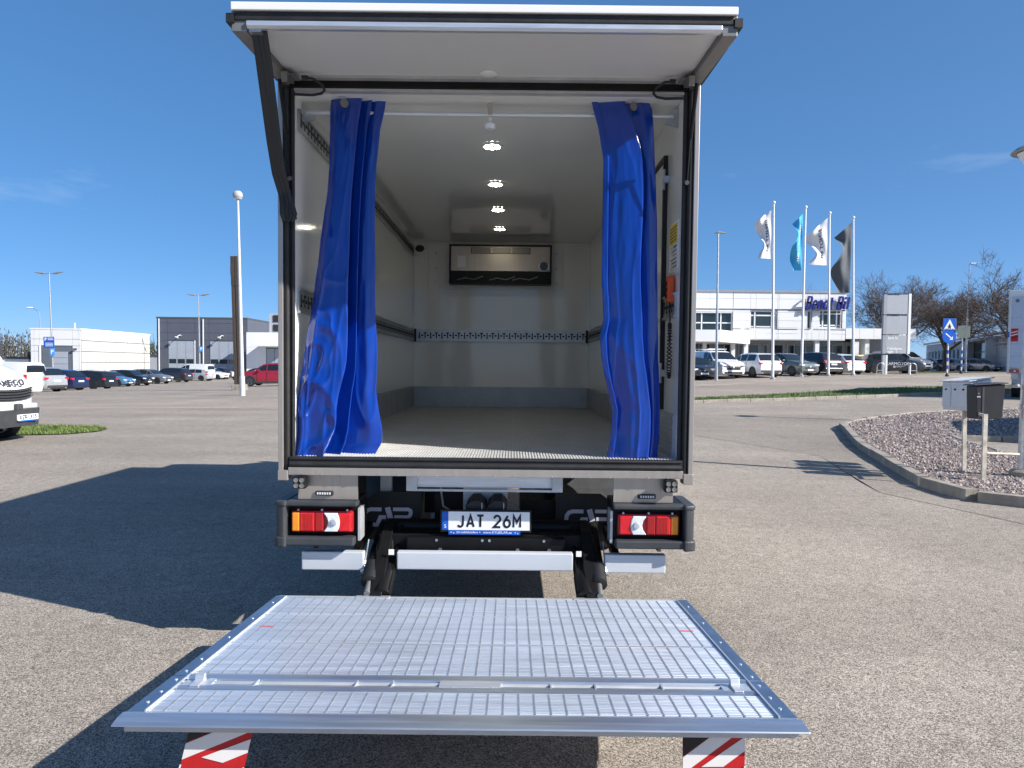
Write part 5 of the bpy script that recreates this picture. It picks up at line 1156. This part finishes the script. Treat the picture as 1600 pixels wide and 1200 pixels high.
mb.build('sign_print', m_trimw, sg)
m_cyan = mat('sign_light_blue', (.05, .32, .75), .4, var=.05)
s2 = box('parking_sign', m_cyan, t, -.15, .40, -.2, -.16, 2.95, 3.85); text('sign_letter', 'P', .7, m_trimw, s2, face_M((.12, -.205, 3.4)), .004, None, .02)
p = Vector((tx(64, 110), 110, 0)); t = pole_thing('street_lamp', 'single curved-arm street lamp behind the white hall', 'lamp post', p.x, p.y, 10.0, .1, .06, m_steel, R(-1.2)); MB().tube([(0, 0, 9.9), (-.2, 0, 10.25), (-1.0, 0, 10.75)], .05, 8).build('arm', m_steel, t); MB().lathe([(.02, -.12), (.22, -.08), (.26, 0), (.2, .1), (.02, .14)], 14, Matrix.Translation((-1.6, 0, 10.8)) @ Matrix.Scale(2.6, 4, (1, 0, 0))).build('lamp_head', m_trimw, t, 60)
p = Vector((tx(312, 97), 97, 0)); t = pole_thing('street_lamp', 'twin-armed lamp post in front of the dark grey hall', 'lamp post', p.x, p.y, 11.9, .11, .06, m_steel, R(-.8)); twin(t, 11.8, 1.65, m_steel)
s2 = box('parking_sign', m_cyan, t, .05, .55, -.2, -.16, 3.9, 4.6); text('sign_letter', 'P', .5, m_trimw, s2, face_M((.3, -.205, 4.25)), .004, None, .02)
p = gp(1119, 594.5); t = pole_thing('street_lamp', 'slim grey lamp post with flat head beside the truck box on the right', 'lamp post', p.x, p.y, 9.2, .09, .05, m_steel, R(-.4)); MB().tube([(-.25, 0, 9.22), (0, 0, 9.27), (.45, 0, 9.24)], [.03, .07, .05], 8).build('lamp_head', m_lumi, t)
p = Vector((tx(1511, 62), 62, 0)); t = pole_thing('street_lamp', 'thin grey lamp post with bent head behind the crossing signs', 'lamp post', p.x, p.y, 10.0, .09, .05, m_steel, R(.4)); MB().tube([(0, 0, 9.9), (.1, 0, 10.0), (.8, 0, 10.02)], [.06, .08, .05], 8).build('lamp_head', m_lumi, t)
def disc_lamp(label, x, y, h, r):
    t = pole_thing('park_lamp', label, 'lamp post', x, y, h, .075, .05, m_steel, 0, None, False)
    MB().lathe([(.02, h+.10), (r*.75, h+.06), (r, h), (r*.98, h-.015), (r*.9, h-.012), (.06, h-.01)], 32).build('shade', m_lumi, t, 40)
    MB().lathe([(.06, h-.012), (r*.72, h-.02), (.09, h-.22), (.05, h-.24)], 24).build('diffuser', m_lens, t, 40)
    return t
p = gp(1596, 757); lp = disc_lamp('grey post with round disc head beside the letterboxes at right edge', p.x+.02, p.y, at(1600, 236, p.y).z-g(p.x, p.y), .29)
MB().lathe([(.17, -.05), (.17, .17), (.13, .2), (.01, .2)], 20).build('foot', m_kerb, lp, 40)
MB().lathe([(.078, 1.05), (.085, 1.06), (.085, 1.12), (.078, 1.13)], 16).build('clamp', m_steel, lp, 40)
p2 = Vector((14.15, 14.7, 0)); disc_lamp('second disc-headed lamp behind the first at the right edge', p2.x-.35, p2.y-1.0, 4.9, .30)
# flagpoles and flags
FL = [(1207, 592.5, 318, 'white', 'first white flag from the left, with dark upright lettering'), (1252, 588.5, 325, 'cyan', 'light blue flag with white lettering'), (1294, 587.5, 334, 'white', 'white flag with dark lettering beside the black flag'), (1333, 586.5, 341, 'dark', 'plain dark grey flag, rightmost')]
FP = [(1189, 1207.5, 328, 405, .33), (1241, 1256, 333, 423, .55), (1268, 1295, 340, 415, .4), (1308, 1332, 347, 458, .5)]
m_fw = mat('flag_cloth_white', (.72, .72, .74), .7, var=.04); m_fc = mat('flag_cloth_blue', (.06, .42, .68), .7, var=.06); m_fd = mat('flag_cloth_dark', (.085, .098, .115), .7, var=.1)
for i, ((bx_, by_, ty_, kind, lab), (fx0, fx1, fy0, fy1, sl)) in enumerate(zip(FL, FP)):
    p = gp(bx_, by_); top = at(bx_+2, ty_, p.y); h = top.z-g(p.x, p.y); topx = [1209, 1259, 1296.5, 1333.5][i]
    lean = math.atan2(at(topx, ty_, p.y).x-p.x, h)
    t = pole_thing('flagpole', 'flagpole carrying the '+lab.replace('first white flag from the left, with', 'left white flag with').replace(', rightmost', ' at right'), 'flagpole', p.x, p.y, h, .095, .055, m_trimw, lean, 'flagpoles before the showroom', False)
    MB().lathe([(.01, h-.05), (.09, h-.02), (.12, h+.06), (.08, h+.14), (.005, h+.17)], 14).build('finial', m_trimw, t, 60)
    MB().lathe([(.06, -.02), (.16, -.02), (.16, .12), (.06, .16)], 14).build('foot', m_steel, t)
    def P_(px, py, Y=p.y): return at(px, py, Y)
    hoist_t = at(fx1, fy0, p.y); H1 = P_(fx1, fy0).z-P_(fx1, fy1).z; W1 = 1.2*(P_(fx1, fy0).x-P_(fx0, fy0).x)
    ft = thing('flag', lab, 'flag', (hoist_t.x-.05, p.y, hoist_t.z), 0, 'flags before the showroom')
    seed = i*3.1
    def cloth(u, v):
        wv = W1*(.80+.22*math.sin(v*7.0+seed))*(1+.18*mnoise.noise((v*4, seed, 0)))
        sag = sl*W1*1.6*u*(1-v*.85)
        return Vector((-u*wv, .20*u*math.sin(v*9+u*5+seed)+.35*u*u*math.sin(v*4+seed)-.1*math.sin(u*9+seed)*u, -v*(H1-.02)-sag*(1-v)+.06*u*mnoise.noise((u*3, v*6, seed))))
    MB().grid(cloth, 24, 50).build('cloth', {'white': m_fw, 'cyan': m_fc, 'dark': m_fd}[kind], ft, 180, fix=False)
    if kind != 'dark':
        # lettering runs down the cloth, seen from the back so mirrored; follows the waves
        cu = bpy.data.curves.new('t', 'FONT'); cu.body = 'BENDT BIL'; cu.size = 1; cu.align_x = 'CENTER'; cu.align_y = 'CENTER'; cu.offset = .015
        to = bpy.data.objects.new('t', cu); col.objects.link(to); bpy.context.view_layer.update(); me = bpy.data.meshes.new_from_object(to.evaluated_get(bpy.context.evaluated_depsgraph_get())); bpy.data.objects.remove(to)
        xs = [v.co.x for v in me.vertices]; sx = max(xs)-min(xs)
        bmq = bmesh.new(); bmq.from_mesh(me); bmesh.ops.triangulate(bmq, faces=bmq.faces)
        for v in bmq.verts:
            s_ = .52+v.co.x/sx*.72; u_ = .38+v.co.y*.22
            q = cloth(u_, s_); v.co = q+Vector((0, -.02, 0))
        bmq.to_mesh(me); bmq.free(); me.materials.clear(); me.materials.append(mat('flag_ink', (.05, .06, .10), .7) if kind == 'white' else m_fw); link('lettering', me, None, ft)
# grey sign pylon
p = gp(1381, 584.8); Yp = p.y; zg = g(p.x, p.y); x0, x1 = at(1379, 500, Yp).x, at(1422, 500, Yp).x; py_ = thing('sign_pylon', 'tall pale grey sign pylon with white lettering beside the bicycle hoops', 'sign', (x0, Yp, zg))
Wp = x1-x0; pz = lambda y: at(1400, y, Yp).z-zg
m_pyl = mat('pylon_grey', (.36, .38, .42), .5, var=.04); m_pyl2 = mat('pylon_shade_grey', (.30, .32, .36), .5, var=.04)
for y0, y1 in ((460, 491.5), (493, 522.5), (524, 553)): box('sign_panel', m_pyl, py_, .28, Wp-.22, -.09, .09, pz(y1)+.03, pz(y0)-.03, .01)
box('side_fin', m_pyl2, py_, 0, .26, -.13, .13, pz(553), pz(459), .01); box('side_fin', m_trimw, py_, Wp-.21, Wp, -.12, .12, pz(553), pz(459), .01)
for y in (459.5, 492.2, 523.2, 553.5): box('seam', m_ink, py_, -.01, Wp*.6, -.135, .085, pz(y)-.03, pz(y)+.03)
box('post', m_pyl, py_, .05, .30, -.1, .1, -.05, pz(554)-.02); box('post', m_trimw, py_, .31, .44, -.1, .1, -.05, pz(554)-.02)
text('pylon_lettering', 'Bendt Bil', .34, m_trimw, py_, face_M((.38, -.10, pz(528.5))), .004, Wp*.36, .01, 'LEFT')
text('pylon_lettering', 'Kristinehamns-', .34, m_trimw, py_, face_M((.38, -.10, pz(545))), .004, Wp*.55, .01, 'LEFT'); text('pylon_lettering', 'vägen 13', .34, m_trimw, py_, face_M((.38, -.10, pz(550))), .004, Wp*.36, .01, 'LEFT')
for i, px in enumerate((1376, 1426)):
    q = at(px, 583, Yp-.6); ht = thing('bicycle_hoop', ['steel bicycle hoop left of the pylon post', 'steel bicycle hoop right of the pylon post'][i], 'bicycle stand', (q.x, Yp-.6, g(q.x, Yp-.6)), 0, 'bicycle hoops')
    MB().tube([(-.32, 0, 0), (-.30, 0, .5)] + [(.30*math.cos(math.pi-k*math.pi/8), 0, .55+.36*math.sin(k*math.pi/8)) for k in range(9)] + [(.30, 0, .5), (.32, 0, 0)], .035, 8).build('hoop', m_steel, ht, 60); MB().cyl((-.3, 0, .32), (.3, 0, .32), .018).build('cross_bar', m_steel, ht)
bo = at(1424, 583, Yp-.3); bt = thing('bollard', 'short white bollard beside the right bicycle hoop', 'bollard', (bo.x-.15, Yp-.3, g(bo.x, Yp-.3))); MB().tube([(0, 0, 0), (0, 0, .75)], .09, 10).build('post', m_trimw, bt, 60); MB().lathe([(.09, .75), (.11, .8), (.07, .9), (.005, .92)], 10).build('cap', m_steel, bt)
# crossing signs
def striped(t, h, r):
    for k in range(8): MB().tube([(0, 0, k*.28), (0, 0, (k+1)*.28)], r, 10).build('band', m_pblue if k % 2 == 0 else m_trimw, t, 60)
    MB().tube([(0, 0, 8*.28), (0, 0, h)], r*.98, 10).build('pole', m_steel, t, 60); MB().lathe([(.05, 0), (.13, 0), (.13, .1), (.06, .2)], 10).build('foot', m_ink, t)
p = gp(1479.5, 588.6); Yc = p.y; t = thing('crossing_sign', 'blue pedestrian crossing sign above round arrow sign on striped post', 'road sign', (p.x, p.y, g(p.x, p.y)))
zg = g(p.x, p.y); cz = lambda y: at(1480, y, Yc).z-zg; striped(t, cz(500), .06)
sw_ = .47; s1 = box('sign_square', m_pblue, t, -sw_, sw_, -.12, -.08, cz(516.3), cz(497.7), .01)
zc = cz(507); MB().prism([(-.40, cz(514.6)), (.40, cz(514.6)), (0, cz(499))], 'y', -.126, -.1205).build('triangle', m_trimw, s1)
mb = MB(); b0 = cz(514)
mb.tube([(.0, -.13, b0+.30), (.0, -.13, b0+.15)], .045, 6); mb.tube([(0, -.13, b0+.16), (-.10, -.13, b0+.02)], .03, 6); mb.tube([(0, -.13, b0+.16), (.10, -.13, b0+.02)], .03, 6); mb.tube([(0, -.13, b0+.28), (.12, -.13, b0+.16)], .02, 6); mb.tube([(0, -.13, b0+.28), (-.12, -.13, b0+.18)], .02, 6); mb.lathe([(.001, -.004), (.04, -.004), (.04, .004), (.001, .004)], 10, Matrix.Translation((0, -.13, b0+.36)) @ Matrix.Rotation(R(90), 4, 'X')); mb.box(-.30, -.19, -.132, -.127, b0-.01, b0+.02); mb.box(.19, .30, -.132, -.127, b0-.01, b0+.02); mb.build('walking_figure', m_ink, s1)
s2 = MB().lathe([(.001, 0), (.50, 0), (.50, .03), (.001, .03)], 28, Matrix.Translation((0, -.09, cz(525.8))) @ Matrix.Rotation(R(90), 4, 'X')).build('sign_disc', m_pblue, t, 40)
mb = MB(); zc = cz(525.8); fn2 = lambda u, v: (u, -.125, zc+v); mb.stroke([(-.26, .22), (.16, -.13)], .08, fn2); mb.add([fn2(.27, -.24), fn2(.25, .02), fn2(.02, -.24)], [(0, 1, 2)]); mb.build('arrow', m_trimw, s2)
s3 = box('sign_square', m_roofd, t, .48, .53, -.10, .85, cz(516.3), cz(498))
p = gp(1504, 585.5); t = thing('crossing_sign', 'second sign on striped post, seen from its grey back', 'road sign', (tx(1504.5, 56), 56, g(30, 56))); striped(t, 4.0, .06)
b_ = MB().prism([(-.45, 3.05), (.15, 3.0), (.15, 4.05), (-.45, 4.0)], 'y', -.10, -.05).build('sign_back', mat('sign_back_grey', (.11, .14, .13), .5), t); MB().prism([(.17, 3.0), (.60, 3.05), (.60, 4.0), (.17, 4.05)], 'y', -.09, -.04).build('sign_back', MATS['sign_back_grey'], t); box('sign_bracket', m_roofd, t, -.1, .3, -.049, .06, 3.4, 3.5)
# letterboxes on two posts
q1 = gp(1506, 747); q2 = gp(1536, 763); ax = (q2-q1); ang = math.atan2(ax.y, ax.x)
ctr = (q1+q2)/2; mbx = Vector((ctr.x, ctr.y, 0)); zg = .10+g(ctr.x, ctr.y)
rk = thing('letterbox_stand', 'rusty white two-legged stand carrying the letterboxes', 'stand', (ctr.x, ctr.y, zg))
m_rust = mat('rusty_white_paint', (.50, .46, .39), .6, var=.35, vs=8)
def rl(v): return v-Vector((ctr.x, ctr.y, zg))
for q_, yt in ((q1, 645), (q2, 655)):
    b = rl(Vector((q_.x, q_.y, zg-.1))); tp = rl(at(1507 if q_ is q1 else 1539.5, yt-8, q_.y)); mb = MB(); mb.add([(b.x-.028, b.y-.015, b.z), (b.x+.028, b.y-.015, b.z), (b.x+.028, b.y+.015, b.z), (b.x-.028, b.y+.015, b.z), (tp.x-.028, tp.y-.015, tp.z), (tp.x+.028, tp.y-.015, tp.z), (tp.x+.028, tp.y+.015, tp.z), (tp.x-.028, tp.y+.015, tp.z)], [(3,2,1,0),(4,5,6,7),(0,1,5,4),(1,2,6,5),(2,3,7,6),(3,0,4,7)]); mb.build('post', m_rust, rk)
fa, fb_ = rl(at(1558, 602, 6.35)), rl(at(1558, 648, 6.35)); box('side_frame', m_rust, rk, fa.x-.03, fa.x+.03, fa.y-.015, fa.y+.015, fb_.z, fa.z)
e_ = rl(at(1592, 602, 6.0)); MB().cyl(fa+Vector((.03, 0, -.02)), e_, .02, n=8).build('upper_arm', m_rust, rk)
MB().cyl(rl(at(1541, 708, 5.72)), rl(at(1592, 710, 5.86)), .018, n=8).build('lower_arm', m_rust, rk)
MB().tube([rl(at(1508, 640, q1.y)), rl(at(1540, 650, q2.y))], .02, 6).build('cross_rail', m_rust, rk)
m_lbx = mat('letterbox_grey', (.60, .62, .64), .45, var=.06); m_lbk = mat('letterbox_black', (.02, .021, .024), .4, var=.15)
LB = [(1479, 1492, 'leftmost of the three pale grey letterboxes', m_lbx, 640), (1493, 1505, 'middle one of the three pale grey letterboxes', m_lbx, 641), (1506, 1516, 'pale grey letterbox next to the black one', m_lbx, 642), (1516, 1560, 'black letterbox with slanted lid, largest in the group', m_lbk, 654)]
# boxes stand in a row that runs towards the camera; each faces left
Yb0 = q1.y+.55; n_ = 4
for i, (pa, pb_, lab, mm, yb) in enumerate(LB):
    Yb = Yb0-i*.36; big = i == 3
    a = at(pa, yb, Yb); w_ = .30 if not big else .40; dpt = .26 if not big else .22
    zb_ = a.z; h_ = at(pa, 597, Yb).z-zb_ if not big else at(pa, 603, Yb).z-zb_
    t = thing('letterbox', lab, 'letterbox', (a.x, Yb, zb_), 0, None if big else 'pale grey letterboxes')
    # profile seen from the front (towards the camera): slanted lid rising to the right
    prof = [(0.02, 0), (-.0, h_), (w_, h_+.05 if not big else h_+.03), (w_-.03 if big else w_, 0)]
    MB().prism(prof, 'y', -dpt/2, dpt/2).build('body', mm, t, bevel=.008)
    MB().prism([(-.035, h_+.006), (-.035, h_+.02), (w_+.03, h_+(.08 if not big else .055)), (w_+.03, h_+(.062 if not big else .04))], 'y', -dpt/2-.02, dpt/2+.02).build('lid', mm, t, bevel=.004)
    if not big:
        d_ = MB().box(-.012, .0, -dpt/2+.03, dpt/2-.03, .05, h_-.05).build('door', mm, t, bevel=.003); MB().cyl((-.03, 0, h_-.11), (-.012, 0, h_-.11), .014, n=10).build('lock', m_ink, d_)
        MB().cyl((w_*.45, -dpt/2-.012, h_-.10), (w_*.45, -dpt/2+.002, h_-.10), .017, n=10).build('lock', m_ink, t)
    else:
        MB().prism([(.085, .0), (.08, h_-.01), (.11, h_-.01), (.115, 0)], 'y', -dpt/2-.006, -dpt/2+.002).build('edge_strip', m_plas, t); mb = MB(); mb.obox((.035, -dpt/2-.002, h_*.68), (.05, .003, .018)); mb.obox((.035, -dpt/2-.002, h_*.78), (.012, .003, .012)); mb.build('label_plate', m_faclg, t)
